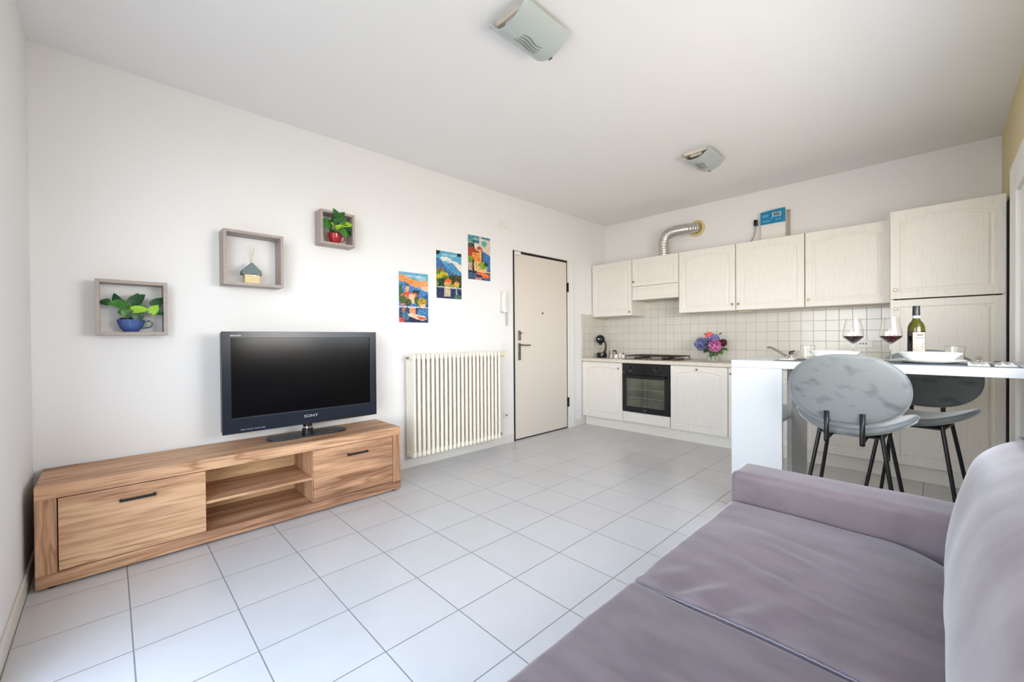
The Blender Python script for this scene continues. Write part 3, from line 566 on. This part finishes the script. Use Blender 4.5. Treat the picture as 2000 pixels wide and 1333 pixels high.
b = B(); tube(b, [(.07, -.002, .55), (.07, -.035, .553)], .007, 8); tube(b, [(w_-.07, -.002, .55), (w_-.07, -.035, .553)], .007, 8); box(b, (.04, -.046, .54), (w_-.04, -.03, .566), .005); link('handle', b, BLACK, dr)
text('brand_lettering', 'beko', .018, mat('oven_print', (150, 150, 150), .5), dr, (w_/2, -.0006, .155), R_NY)
text('brand_lettering', 'beko', .014, mat('oven_print', (150, 150, 150), .5), cp, (.11, -.0006, .612), R_NY)
b = B(); box(b, (.615, FY, .135), (1.207, FY+.018, .253), .002); tag(link('filler_panel', b, ASH), 'white filler panel directly under the black oven', 'panel')
# gas hob
t = thing('gas_hob', (.91, 5.05, .88), 'steel gas hob with black pan supports above the oven', 'hob')
b = B(); box(b, (-.34, -.22, 0), (.34, .22, .008), .003); link('hob_plate', b, STEEL, t)
for i, (x, y, r) in enumerate(((-.2, -.09, .04), (.17, -.09, .05), (-.2, .11, .05), (.12, .12, .035))):
    b = B(); lathe(b, [(0, .008), (r*1.25, .008), (r*1.2, .014), (r, .018), (r, .026), (0, .028)], (x, y, 0), 24); link('burner', b, BLACK, t, True, 40)
for x0 in (-.315, .02):
    b = B(); x1 = x0+.295; zz = .045
    for p, q in (((x0, -.19), (x1, -.19)), ((x0, .19), (x1, .19)), ((x0, -.19), (x0, .19)), ((x1, -.19), (x1, .19)), ((x0, 0), (x1, 0)), (((x0+x1)/2, -.19), ((x0+x1)/2, .19)), ((x0+.07, -.19), (x0+.07, .19)), ((x1-.07, -.19), (x1-.07, .19))):
        tube(b, [(p[0], p[1], zz), (q[0], q[1], zz)], .0055, 6)
    for x in (x0, x1):
        for y in (-.19, .19): tube(b, [(x, y, .008), (x, y, zz)], .006, 6)
    link('pan_support', b, mat('cast_iron', (52, 42, 36), .5), t)
for k in range(4): b = B(); lathe(b, [(0, .008), (.014, .008), (.012, .026), (0, .026)], (.325, -.16+.05*k, 0), 14); link('control_knob', b, BLACK, t, True, 40)
# coffee machine
t = thing('coffee_machine', (.14, 5.03, .88), 'small black capsule coffee machine with a round head in the corner', 'coffee machine')
b = B(); lathe(b, [(0, 0), (.062, 0), (.066, .01), (.066, .055), (.06, .066), (0, .066)], (0, .0, 0), 28); link('base', b, BLACK, t, True, 50)
b = B(); lathe(b, [(.067, .01), (.0675, .02), (.0675, .058), (.067, .06)], (0, 0, 0), 28); link('base_ring', b, GLOSS, t, True)
b = B(); tube(b, bez([(.02, .03, .06), (.028, .05, .12), (.02, .05, .2), (-.01, .02, .245)], 5), [.022, .02, .019, .018, .018, .017, .016, .016, .015, .015, .015, .015, .016, .018, .02, .022], 12); link('arm', b, mat('dark_amber', (70, 50, 34), .3), t, True)
b = B(); lathe(b, [(0, -.045), (.03, -.043), (.052, -.03), (.06, 0), (.052, .03), (.03, .045), (0, .047)], (-.015, -.01, .245), 28, 'y'); hd = link('head', b, BLACK, t, True)
b = B(); lathe(b, [(0, -.050), (.012, -.049), (.016, -.043), (0, -.043)], (-.015, -.01, .25), 16, 'y'); link('head_button', b, CHROME, hd, True)
b = B(); lathe(b, [(0, 0), (.02, 0), (.024, .03), (0, .03)], (.0, -.03, .17), 14); link('nozzle', b, BLACK, t, True, 40)
# pan, cups and jars next to it
t = thing('moka_pot', (.27, 5.06, .88), 'small pot with curved black handle beside the coffee machine', 'coffee pot')
b = B(); lathe(b, [(0, 0), (.036, 0), (.03, .045), (.032, .05), (.038, .10), (.036, .102), (0, .106)], n=12); link('body', b, mat('pot_alu', (196, 190, 180), .3, metal=.8), t)
b = B(); tube(b, bez([(.03, -.01, .085), (.065, -.015, .096), (.085, -.02, .075), (.08, -.02, .045)], 5), .008, 8); link('handle', b, BLACK, t, True)
b = B(); lathe(b, [(0, .104), (.009, .104), (.009, .118), (0, .12)], n=12); link('lid_knob', b, PLASTIC, t, True)
for i, (x, y, lab) in enumerate(((.375, 5.0, 'small white sugar jar closest to the curved handled pot'), (.425, 5.03, 'small white jar in the middle of the jars left of the hob'), (.485, 5.0, 'small white lidded jar closest to the gas hob'))):
    t = thing('jar', (x, y, .88), lab, 'jar', 'small white jars left of the hob')
    b = B(); lathe(b, [(0, 0), (.021, 0), (.027, .02), (.024, .045), (.02, .05), (0, .05)], n=20); link('jar_body', b, mat('porcelain', (240, 236, 226), .2), t, True, 60)
    b = B(); lathe(b, [(0, .0505), (.019, .0505), (.016, .058), (.005, .062), (.006, .07), (0, .072)], n=16); link('lid', b, mat('jar_lid', (118, 92, 76), .4) if i != 1 else PLASTIC, t, True, 60)
# flowers in vase
VX, VY = 1.545, 5.10
t = thing('glass_vase', (VX, VY, .88), 'clear glass vase with leaves holding the hydrangeas on the worktop', 'vase')
b = B(); lathe(b, [(0, 0), (.05, 0), (.054, .01), (.05, .06), (.055, .11), (.066, .135), (.0635, .135), (.0525, .11), (.0475, .06), (.05, .012), (0, .008)], n=28); link('vase_glass', b, THIN, t, True, 60)
b = B(); lathe(b, [(0, .0095), (.046, .0125), (.0455, .05), (.044, .06), (0, .06)], n=28); link('water', b, mat('water', (225, 240, 225), 0, trans=1, ior=1.33), t, True, 60)
random.seed(4)
def bloom(name, c, r, col, col2, label, n=58, petals=4, ps=.36, cat='flower', stem=True):
    t = thing(name, c, label, cat, 'hydrangea blooms in the glass vase' if 'hydrangea' in name else None); b = B(); m1 = mat('petal_%d_%d_%d' % col, col, .6); m2 = mat('petal_%d_%d_%d' % col2, col2, .6)
    for k in range(n):
        z = 1-2*(k+.5)/n; a = k*2.39996; q = math.sqrt(1-z*z); nn = Vector((q*cos(a), q*sin(a), z)); s = nn.orthogonal().normalized(); u = nn.cross(s); rr_ = r*random.uniform(.84, 1.08); ro = random.random()*2; mi = random.random() < .4
        for p in range(petals):
            an = ro+2*pi*p/petals; dv = (s*cos(an)+u*sin(an)+nn*random.uniform(-.25, .45)).normalized(); sd = nn.cross(dv); ln = r*ps
            P0 = nn*rr_; v = [b.verts.new(x) for x in (P0, P0+dv*ln*.55+sd*ln*.38+nn*ln*.12, P0+dv*ln+nn*ln*.05, P0+dv*ln*.55-sd*ln*.38+nn*ln*.12)]
            b.faces.new(v).material_index = mi
    nf = len(b.faces); bmesh.ops.create_icosphere(b, subdivisions=2, radius=r*.66)
    for f_ in list(b.faces)[nf:]: f_.material_index = 2
    o = link('petals', b, None, t, mats=[m1, m2, mat('bloom_core', (58, 62, 70), .8)])
    if stem:
        b = B(); tube(b, bez([(0, 0, -r*.8), ((VX-c[0])*.55, (VY-c[1])*.55, (.99-c[2])*.8), ((VX-c[0])*.9, (VY-c[1])*.9, .90-c[2])], 5), .003, 6); link('stem', b, STEM, t, True)
    return t
bloom('hydrangea', (1.435, 5.075, 1.07), .068, (118, 122, 186), (88, 96, 138), 'blue hydrangea head on the left of the vase')
bloom('hydrangea', (1.55, 5.11, 1.105), .066, (130, 136, 198), (98, 104, 160), 'lilac-blue hydrangea head at the top centre of the vase')
bloom('hydrangea', (1.60, 5.02, 1.045), .066, (214, 122, 178), (186, 84, 142), 'pink hydrangea head at the right front of the vase')
bloom('hydrangea', (1.50, 5.05, 1.045), .045, (96, 108, 130), (60, 74, 88), 'dusky grey-blue hydrangea head in the middle of the bunch')
bloom('rose', (1.505, 5.10, 1.165), .03, (240, 112, 108), (250, 140, 110), 'coral rose at the top of the bunch', 22, 5, .8)
bloom('rose', (1.655, 5.09, 1.085), .032, (84, 16, 34), (60, 12, 24), 'dark wine red rose on the right of the bunch', 22, 5, .8)
t = thing('greenery_sprig', (VX, VY, .90), 'green leafy sprigs around the hydrangeas in the vase', 'foliage'); 
for i in range(26):
    a = random.uniform(0, 2*pi); z = random.uniform(.03, .16); q = random.uniform(.01, .045) if z < .12 else random.uniform(.04, .07)
    b = B(); leafmesh(b, (q*cos(a), q*sin(a), z), (cos(a), sin(a), random.uniform(-.2, .7)) if z > .1 else (cos(a)*.2, sin(a)*.2, 1), (0, 0, 1) if z > .1 else (cos(a), sin(a), 0), .055 if z > .1 else .04, .035, mi=0); link('leaf', b, LEAF if i % 3 else LEAFD, t, True)
b = B(); leafmesh(b, (.10, -.02, .11), (1, -.1, .1), (0, -.6, 1), .07, .05); link('leaf', b, LEAF, t, True)
for p_, d_, L_, m_ in (((.045, -.045, .12), (.35, -.5, -.9), .085, LEAF), ((.06, -.02, .11), (.7, -.4, -.5), .08, LEAF), ((.015, -.055, .115), (.1, -.5, -.9), .07, LEAFD), ((-.04, -.04, .115), (-.5, -.4, -.5), .06, LEAFD), ((.03, -.06, .09), (-.1, -.3, -1), .06, LEAF)):
    b = B(); leafmesh(b, p_, d_, (0, -1, .3), L_, .06); link('leaf', b, m_, t, True)
b = B(); leafmesh(b, (-.05, -.02, .27), (-1, -.1, .5), (0, -.6, 1), .05, .025); link('leaf', b, mat('leaf_rust', (110, 62, 36), .5), t, True)
b = B(); leafmesh(b, (.07, .0, .27), (.6, -.1, .6), (0, -.6, 1), .04, .03); link('leaf', b, LEAFD, t, True)
# tap
t = thing('kitchen_tap', (2.27, 5.18, .88), 'chrome mixer tap with a long slanting spout at the sink', 'tap')
b = B(); lathe(b, [(0, 0), (.028, 0), (.028, .012), (.022, .02), (.022, .085), (0, .09)], n=20); link('tap_body', b, CHROME, t, True, 40)
b = B(); tube(b, bez([(0, 0, .05), (-.03, 0, .06), (-.12, 0, .12), (-.175, 0, .152), (-.20, 0, .158), (-.205, 0, .145)], 5), .0095, 10); link('spout', b, STEEL, t, True)
b = B(); lathe(b, [(0, .088), (.02, .088), (.022, .105), (.012, .122), (0, .124)], n=16); tube(b, [(0, 0, .11), (.03, .0, .125)], .007, 8); link('lever', b, mat('dark_chrome', (90, 80, 74), .2, metal=1), t, True, 50)
plate_ = thing('wall_socket', (2.818, D-.008, 1.07), 'long white socket plate on the wall tiles behind the wine glasses', 'socket')
b = B(); box(b, (-.06, -.009, -.035), (.06, 0, .035), .003); link('cover_plate', b, PLASTIC, plate_)
b = B()
for i in range(3): box(b, (-.035+.02*i, -.0105, .0), (-.025+.02*i, -.008, .012), .001)
link('sockets', b, mat('socket_dark', (110, 92, 78), .6), plate_)
# exhaust duct
t = thing('exhaust_duct', (.95, 5.17, UT), 'silver flexible exhaust duct bending from the hood to the wall', 'duct')
path = bez([(0, 0, .0), (0, 0, .10), (.0, 0, .19), (.035, .005, .265), (.12, .02, .30), (.22, .07, .315), (.30, .14, .325), (.33, .178, .328)], 10)
b = B(); tube(b, path, [.061+.0036*sin(i*2.2) for i in range(len(path))], 28, False); link('duct_hose', b, mat('duct_foil', (205, 201, 196), .3, metal=.85, bump=(30, .25)), t, True)
b = B(); lathe(b, [(.0, -.002), (.088, -.002), (.096, -.008), (.088, -.016), (.066, -.022), (.062, -.002)], (.325, .18, .326), 32, 'y'); link('foam_ring', b, mat('foam', (222, 196, 138), .8, bump=(60, .4)), t, True)
# control box
t = thing('control_box', (1.975, D, 2.13), 'white control box with a blue panel on the wall above the cabinets', 'control box')
b = B(); box(b, (0, -.07, 0), (.225, 0, .335), .008); link('housing', b, PLASTIC, t)
b = B(); prism(b, [(0, -.0005)]+[(0+.225*i/10, .115+.028*sin(pi*(.15+.35*i/10))) for i in range(0, 11)]+[(.225, 0)], 1, -.082, -.0705)
for v in b.verts: v.co.z += .205
link('blue_panel', b, mat('panel_blue', (22, 128, 176), .35), t)
b = B(); box(b, (.11, -.084, .27), (.19, -.082, .315), .0005); link('display_frame', b, mat('display_frame', (170, 205, 215), .4), t)
b = B(); box(b, (.122, -.085, .278), (.178, -.0838, .308)); link('display', b, mat('lcd', (128, 128, 112), .2), t)
b = B()
for x0, z, l in ((.02, .295, .06), (.02, .28, .05), (.02, .232, .075)): box(b, (x0, -.083, z), (x0+l, -.0818, z+.006))
for x0 in (.14, .17): box(b, (x0, -.083, .235), (x0+.014, -.0818, .245))
box(b, (.10, -.083, .255), (.112, -.0818, .265)); link('panel_marks', b, mat('panel_marks', (140, 200, 225), .4), t)
b = B(); box(b, (.12, -.073, .012), (.165, -.069, .024)); link('badge', b, mat('badge_grey', (168, 156, 146), .5), t)
b = B(); tube(b, [(.247, -.02, -.01), (.247, -.02, .315)], .009, 8); lathe(b, [(0, .315), (.014, .315), (.014, .33), (0, .33)], (.247, -.02, 0), 12); link('pipe', b, mat('pipe_grey', (176, 164, 150), .4), t, True, 40)
t = thing('plug_cable', (1.913, D, 2.38), 'black plug with a white cable on the wall left of the control box', 'plug')
b = B(); box(b, (-.016, -.04, -.03), (.016, 0, .035), .006); link('plug', b, BLACK, t)
b = B(); tube(b, bez([(0, -.03, -.03), (0, -.035, -.08), (-.02, -.04, -.16), (-.06, -.04, -.22), (-.08, -.04, -.25)], 5), .006, 8); link('cable', b, mat('pipe_grey', (176, 164, 150), .4), t, True)
# ================================================================ BAR TABLE
BX0, BX1, BY0, BY1, BZ = 2.356, 3.645, 3.2, 3.9, 1.0
t = thing('bar_table', (BX0, BY0, 0), 'high white bar table with panel legs and shelf, set for two', 'table')
b = B(); box(b, (0, 0, BZ-.045), (BX1-BX0, BY1-BY0, BZ), .002); link('tabletop', b, WHITE, t)
b = B(); box(b, (0, .001, 0), (.286, .026, BZ-.0455), .0015); link('end_panel', b, WHITE, t)
b = B(); box(b, (.262, .23, 0), (.286, .68, BZ-.0455), .0015); link('side_panel', b, WHITE, t)
b = B(); box(b, (.02, .026, .627), (.286, .23, .645), .0015); box(b, (.02, .23, .627), (.2615, .68, .645), .0015); link('shelf', b, WHITE, t)
# stools
def stool(loc, rz, label, src=None):
    if src:
        t = src.copy(); COL.objects.link(t); t.location = loc; t.rotation_euler = (0, 0, rz); t['label'] = label
        for ch in src.children: c = ch.copy(); COL.objects.link(c); c.parent = t
        return t
    t = thing('bar_stool', loc, label, 'bar stool', 'grey velvet bar stools at the bar table', rz)
    def ell(a, bb, th, fn, n=44, rings=10):
        bm = B()
        prof = [(1e-4, th/2)]+[((1-(1-i/rings)**2.0)**.5*0+i/rings, 0) for i in range(0)]
        P = []
        for i in range(rings+1): s_ = i/rings; P.append((s_*.93, th/2*(1-.18*s_**4)))
        P += [(.975, th*.34), (.995, th*.14), (1.012, 0), (.995, -th*.14), (.975, -th*.34)]
        for i in range(rings, -1, -1): s_ = i/rings; P.append((s_*.93, -th/2*(1-.18*s_**4)))
        rg = []
        for r_, z in P:
            r_ = max(r_, 1e-4); rg.append([bm.verts.new(fn(a*r_*(1 if abs(cos(q)) < 2 else 1)*math.copysign(abs(cos(q))**.9, cos(q)), bb*r_*math.copysign(abs(sin(q))**.9, sin(q)), z)) for q in [2*pi*j/n for j in range(n)]])
        for A, Cc in zip(rg, rg[1:]):
            for j in range(n): bm.faces.new((A[j], A[(j+1) % n], Cc[(j+1) % n], Cc[j]))
        return bm
    seat = ell(.262, .225, .048, lambda x, y, z: Vector((x, y+.02, .650+z+1.15*x*x+.1*max(0, y)**2))); link('seat', seat, VELVET, t, True)
    bk = ell(.247, .178, .036, lambda x, y, z: Vector((x, -.235-z+.55*x*x-.10*(y+.17), .877+y))); link('backrest', bk, VELVET, t, True)
    b = B()
    ring = [(.2495*math.copysign(abs(cos(q))**.9, cos(q)), .180*math.copysign(abs(sin(q))**.9, sin(q))) for q in [2*pi*j/44 for j in range(45)]]
    tube(b, [(x, -.235+.55*x*x-.10*(y+.17), .877+y) for x, y in ring], .0038, 6, False); link('backrest_piping', b, VELVET, t, True)
    for s_ in (-1, 1):
        b = B(); x = s_*.073; pts = [(x, -.264, .600), (x, -.264, .612), (x, -.262, .66), (x, -.262, .76)]; tube(b, [(x, -.06, .622), (x, -.262, .616)], .009, 8)
        for p, q in zip(pts, pts[1:]):
            pass
        tube(b, pts, .0115, 8); link('back_bracket', b, BLACK, t, True)
    for sx_ in (-1, 1):
        for sy_ in (-1, 1):
            b = B(); tube(b, [(sx_*.13, sy_*.13+.02, .64), (sx_*.225, sy_*.21+.02, .0)], .0098, 12); link('leg', b, BLACK, t, True, 40)
    b = B(); box(b, (-.14, -.12, .616), (.14, .16, .626), .002); link('seat_mount', b, BLACK, t)
    b = B(); z = .20; f = (.64-z)/.64; ex, ey = .13+.095*f, .13+.08*f
    tube(b, [(-ex, ey+.02, z), (ex, ey+.02, z)], .009, 10)
    link('footrest', b, BLACK, t, True, 40)
    return t
st = stool((2.975, 3.235, 0), -.03, 'grey velvet bar stool in front of the bar table, back towards the sofa')
stool((3.212, 3.79, 0), pi-.15, 'grey velvet bar stool behind the bar table, facing the room', st)
# ================================================================ TABLE SETTING
z = BZ
MATG = mat('placemat_grey', (92, 98, 102), .6); PORC = mat('white_porcelain', (244, 243, 240), .12)
def placemat(x0, x1, y0, y1, label): b = B(); box(b, (x0, y0, z), (x1, y1, z+.003), .001); tag(link('placemat', b, MATG), label, 'placemat', 'dark grey placemats on the bar table')
placemat(2.59, 3.06, 3.235, 3.56, 'grey placemat at the left place setting'); placemat(3.10, 3.575, 3.235, 3.56, 'grey placemat at the right place setting')
def plate_at(x, y, lab1, lab2):
    b = B(); lathe(b, [(0, .0035), (.075, .0035), (.085, .006), (.138, .02), (.139, .0225), (.136, .0225), (.083, .01), (0, .0085)], (x, y, z), 48); tag(link('dinner_plate', b, PORC, None, True, 60), lab1, 'plate', 'white dinner plates')
    b = B(); lathe(b, [(0, .0095), (.07, .0095), (.078, .0125), (.122, .054), (.125, .060), (.12, .061), (.074, .018), (0, .0155)], (x, y, z), 48); tag(link('soup_plate', b, PORC, None, True, 60), lab2, 'bowl', 'white soup plates')
plate_at(3.27, 3.43, 'white dinner plate under the bowl by the wine bottle', 'white soup plate in front of the wine bottle')
plate_at(2.86, 3.43, 'white dinner plate mostly hidden behind the front stool', 'white soup plate whose rim shows over the front stool')
def wineglass(x, y, label):
    t = thing('wine_glass', (x, y, z), label, 'wine glass', 'wine glasses with red wine')
    o = [(0, .001), (.036, .001), (.037, .0025), (.02, .005), (.006, .009), (.0038, .016), (.0036, .095), (.005, .102), (.018, .112), (.050, .142), (.0525, .152), (.049, .19), (.040, .235), (.0365, .262)]
    i = [(.0353, .262), (.0388, .235), (.0478, .19), (.0513, .152), (.0488, .143), (.0168, .1145), (.004, .108), (0, .107)]
    b = B(); lathe(b, o+i, n=40); link('glass', b, THIN, t, True, 50)
    b = B(); lathe(b, [(0, .1076), (.0042, .109), (.0166, .1152), (.0483, .1435), (.0505, .15), (0, .15)], n=40); link('red_wine', b, mat('red_wine', (52, 8, 14), .05), t, True, 50)
wineglass(2.93, 3.63, 'wine glass with red wine left of the other, behind the front stool'); wineglass(3.105, 3.62, 'wine glass with red wine next to the wine bottle')
def tumbler(x, y, label):
    t = thing('tumbler', (x, y, z), label, 'glass', 'water tumblers'); b = B()
    lathe(b, [(0, 0), (.032, 0), (.034, .003), (.041, .088), (.0395, .089), (.0325, .012), (0, .010)], n=36); link('glass', b, THIN, t, True, 50)
tumbler(3.368, 3.66, 'clear empty tumbler right of the wine bottle'); tumbler(2.69, 3.64, 'clear empty tumbler near the left end of the bar table')
t = thing('wine_bottle', (3.213, 3.66, z), 'green wine bottle with white label standing on the bar table', 'bottle')
b = B(); lathe(b, [(0, .004), (.030, .0), (.037, .003), (.0385, .012), (.0385, .175)], n=40); lathe(b, [(.0385, .175), (.0375, .20), (.031, .222), (.020, .238), (.0155, .252), (.0145, .27), (.0142, .318), (0, .318)], n=40); link('bottle_glass', b, mat('bottle_green', (92, 92, 12), .05, trans=.55, ior=1.5), t, True, 50)
b = B(); lathe(b, [(.0386, .004), (.0388, .012), (.0388, .172), (.0386, .176)], n=40); link('wine_inside', b, mat('bottle_dark', (22, 16, 16), .06), t, True)
b = B(); lathe(b, [(.0165, .268), (.0168, .27), (.0162, .322), (.0155, .324), (0, .324)], n=28); link('capsule', b, mat('capsule_dark', (36, 36, 42), .3), t, True, 50)
b = B(); lathe(b, [(.0172, .252), (.0166, .267)], n=28); link('neck_band', b, mat('neck_band', (190, 214, 220), .5), t, True)
b = B()
cs = math.atan2(CAM.y-3.66, CAM.x-3.213)+.42; rows = [[b.verts.new((.0394*cos(cs+q), .0394*sin(cs+q), zz)) for zz in (.045, .17)] for q in [(-.8+1.6*i/12) for i in range(13)]]
for A, Cc in zip(rows, rows[1:]): b.faces.new((A[0], Cc[0], Cc[1], A[1]))
lb = link('label', b, mat('bottle_label', (186, 178, 164), .6, vary=(60, (170, 160, 146), .45, .6)), t, True)
b = B()
for k, (zz, l, th_) in enumerate(((.15, .35, .008), (.135, .5, .003), (.10, .55, .0015), (.09, .5, .0015), (.08, .55, .0015), (.07, .45, .0015), (.06, .5, .0015))):
    rw = [[b.verts.new((.0398*cos(cs+q), .0398*sin(cs+q), z_)) for z_ in (zz, zz+th_)] for q in [(-l+2*l*i/8) for i in range(9)]]
    for A, Cc in zip(rw, rw[1:]): b.faces.new((A[0], Cc[0], Cc[1], A[1]))
link('label_print', b, mat('label_print', (96, 88, 76), .6), lb)
NAP = mat('napkin_cream', (200, 193, 180), .8, bump=(80, .3))
def napkin(x, y, w_, d_, label, seed):
    b = B(); n = 14; V = []
    for i in range(n+1):
        V.append([b.verts.new((x+w_*(i/n-.5), y+d_*(j/n-.5), z+.0035+.011*(.5+.5*sin(i*1.1+seed))*(.4+.6*sin(pi*j/n))+.004*noise.noise(Vector((i*.5, j*.5, seed)))+.004)) for j in range(n+1)])
    top = [r for r in V]
    for i in range(n):
        for j in range(n): b.faces.new((V[i][j], V[i+1][j], V[i+1][j+1], V[i][j+1]))
    ed = bmesh.ops.extrude_face_region(b, geom=b.faces[:])
    for v in [g for g in ed['geom'] if isinstance(g, bmesh.types.BMVert)]: v.co.z = z+.0032
    return tag(link('napkin', b, NAP, None, True, 50), label, 'napkin', 'cream cloth napkins on the bar table')
napkin(3.44, 3.33, .07, .16, 'crumpled cream napkin under the fork, right of the bowl', 1); napkin(3.525, 3.34, .07, .14, 'folded cream napkin under the spoon at the table\'s right end', 2); napkin(2.635, 3.40, .07, .15, 'cream napkin at the left end of the bar table', 3)
SILV = mat('cutlery_steel', (190, 186, 176), .15, metal=1)
def fork(x, y, label, zz=.021):
    t = thing('fork', (x, y, z+zz), label, 'fork'); b = B(); tube(b, [(0, -.09, 0), (0, .02, .002), (0, .05, .006)], [.004, .0028, .004], 8); link('handle', b, SILV, t, True)
    b = B(); box(b, (-.011, .045, .004), (.011, .065, .007), .001)
    for k in range(4): box(b, (-.011+.0062*k, .064, .004), (-.0082+.0062*k, .10, .0065+.001), .0005)
    for v in b.verts: v.co.z += max(0, v.co.y-.05)*.35
    link('tines', b, SILV, t)
def spoon(x, y, label, zz=.021):
    t = thing('spoon', (x, y, z+zz), label, 'spoon'); b = B(); tube(b, [(0, .09, .002), (0, -.02, .0), (0, -.05, .003)], [.0045, .003, .004], 8); link('handle', b, SILV, t, True)
    b = B(); lathe(b, [(0, 0), (.6, .12), (.9, .4), (1, .7), (.94, .7), (.84, .45), (.55, .2), (0, .1)], n=24)
    for v in b.verts: v.co = Vector((v.co.x*.019, v.co.y*.028-.07, v.co.z*.011))
    link('bowl', b, SILV, t, True, 60)
fork(3.445, 3.31, 'steel fork lying on the napkin right of the bowl'); spoon(3.50, 3.345, 'steel spoon on the napkin at the table\'s right end'); fork(2.64, 3.40, 'steel fork on the napkin at the left end of the table')
# ================================================================ SOFA
def wr(p, top=True):
    return p
def seat_fn(y0, y1):
    def f(p):
        q = p.copy()
        if p.z > .40:
            u = (p.x-2.70)/.66; v = (p.y-y0)/(y1-y0); k = min(1, (p.z-.40)/.06)
            crown = .016*math.sin(pi*min(max(u, 0), 1))*math.sin(pi*min(max(v, 0), 1))
            mid = math.sin(pi*min(max(u, 0), 1))**.5*math.exp(-((v-.42)/.33)**2)
            n = (.5-math.sqrt(noise.noise(Vector((p.x*2.0, p.y*13+p.x*4.5, y0)))**2+.006))*.024*mid+noise.noise(Vector((p.x*5, p.y*7, 4+y0)))*.004
            if y0 > 1: q.z -= .075*k*max(0, min(1, (u-.72)/.28))**2*max(0, min(1, (v-.76)/.24))**2
            seam = math.exp(-((p.y-y0)/.17)**2) if y0 > 1 else 0
            fan = seam*.009*sin(52*(p.x-2.7)-30*(p.y-y0))*math.exp(-((u-.30)/.26)**2)
            q.z += k*(crown+n+fan-.03*max(0, u-.86)*4*0)
        return q
    return f
t = thing('sofa', (0, 0, 0), 'mauve grey fabric sofa in the right foreground', 'sofa')
SY = 1.325
b = rbox((2.705, .53, .06), (3.60, 2.135, .33), .02, step=.2, k=3); link('frame_base', b, SOFA, t, True)
for y0, y1 in ((SY+.001, 2.132), (.53, SY-.001)):
    b = rbox((2.70, y0, .29), (3.36, y1, .475), .026, seat_fn(y0, y1), .016, 5); link('seat_cushion', b, SOFA, t, True)
for y0, y1 in ((2.137, 2.33), (.33, .525)):
    b = rbox((2.695, y0, .05), (3.61, y1, .59), .028, lambda p: Vector((p.x+.002*noise.noise(p*9), p.y+.004*noise.noise(p*6), p.z+(.003*noise.noise(p*7) if p.z > .4 else 0))), .04, 5); link('armrest', b, SOFA, t, True)
def back_fn(y0, y1):
    def f(p):
        h = (p.z-.44)/.43; v = (p.y-y0)/(y1-y0); q = p.copy()
        puff = .03*math.sin(pi*min(max(v, 0), 1))**.6*math.sin(pi*min(max(h, 0), 1))
        if p.x < 3.45: q.x += .085*h*h-puff*.6+.006*noise.noise(Vector((p.y*5, p.z*7, 2)))
        q.z += .012*math.sin(pi*min(max(v, 0), 1))*h+.004*noise.noise(Vector((p.y*8, p.x*8, 7)))
        return q
    return f
for y0, y1 in ((.80, 2.16), (.50, .792)):
    b = rbox((3.325, y0, .44), (3.60, y1, .872), .10, back_fn(y0, y1), .03, 7); link('back_cushion', b, SOFA, t, True)
b = rbox((3.50, .51, .06), (3.635, 2.15, .80), .04, step=.2, k=3); link('back_frame', b, SOFA, t, True)
b = B(); pts = [Vector((2.72+.6*i/60, SY, .462+.012*sin(pi*i/60)+.0012*(i % 2))) for i in range(61)]; tube(b, pts, .0022, 6); link('seam_piping', b, mat('seam', (140, 134, 146), .6), t, True)
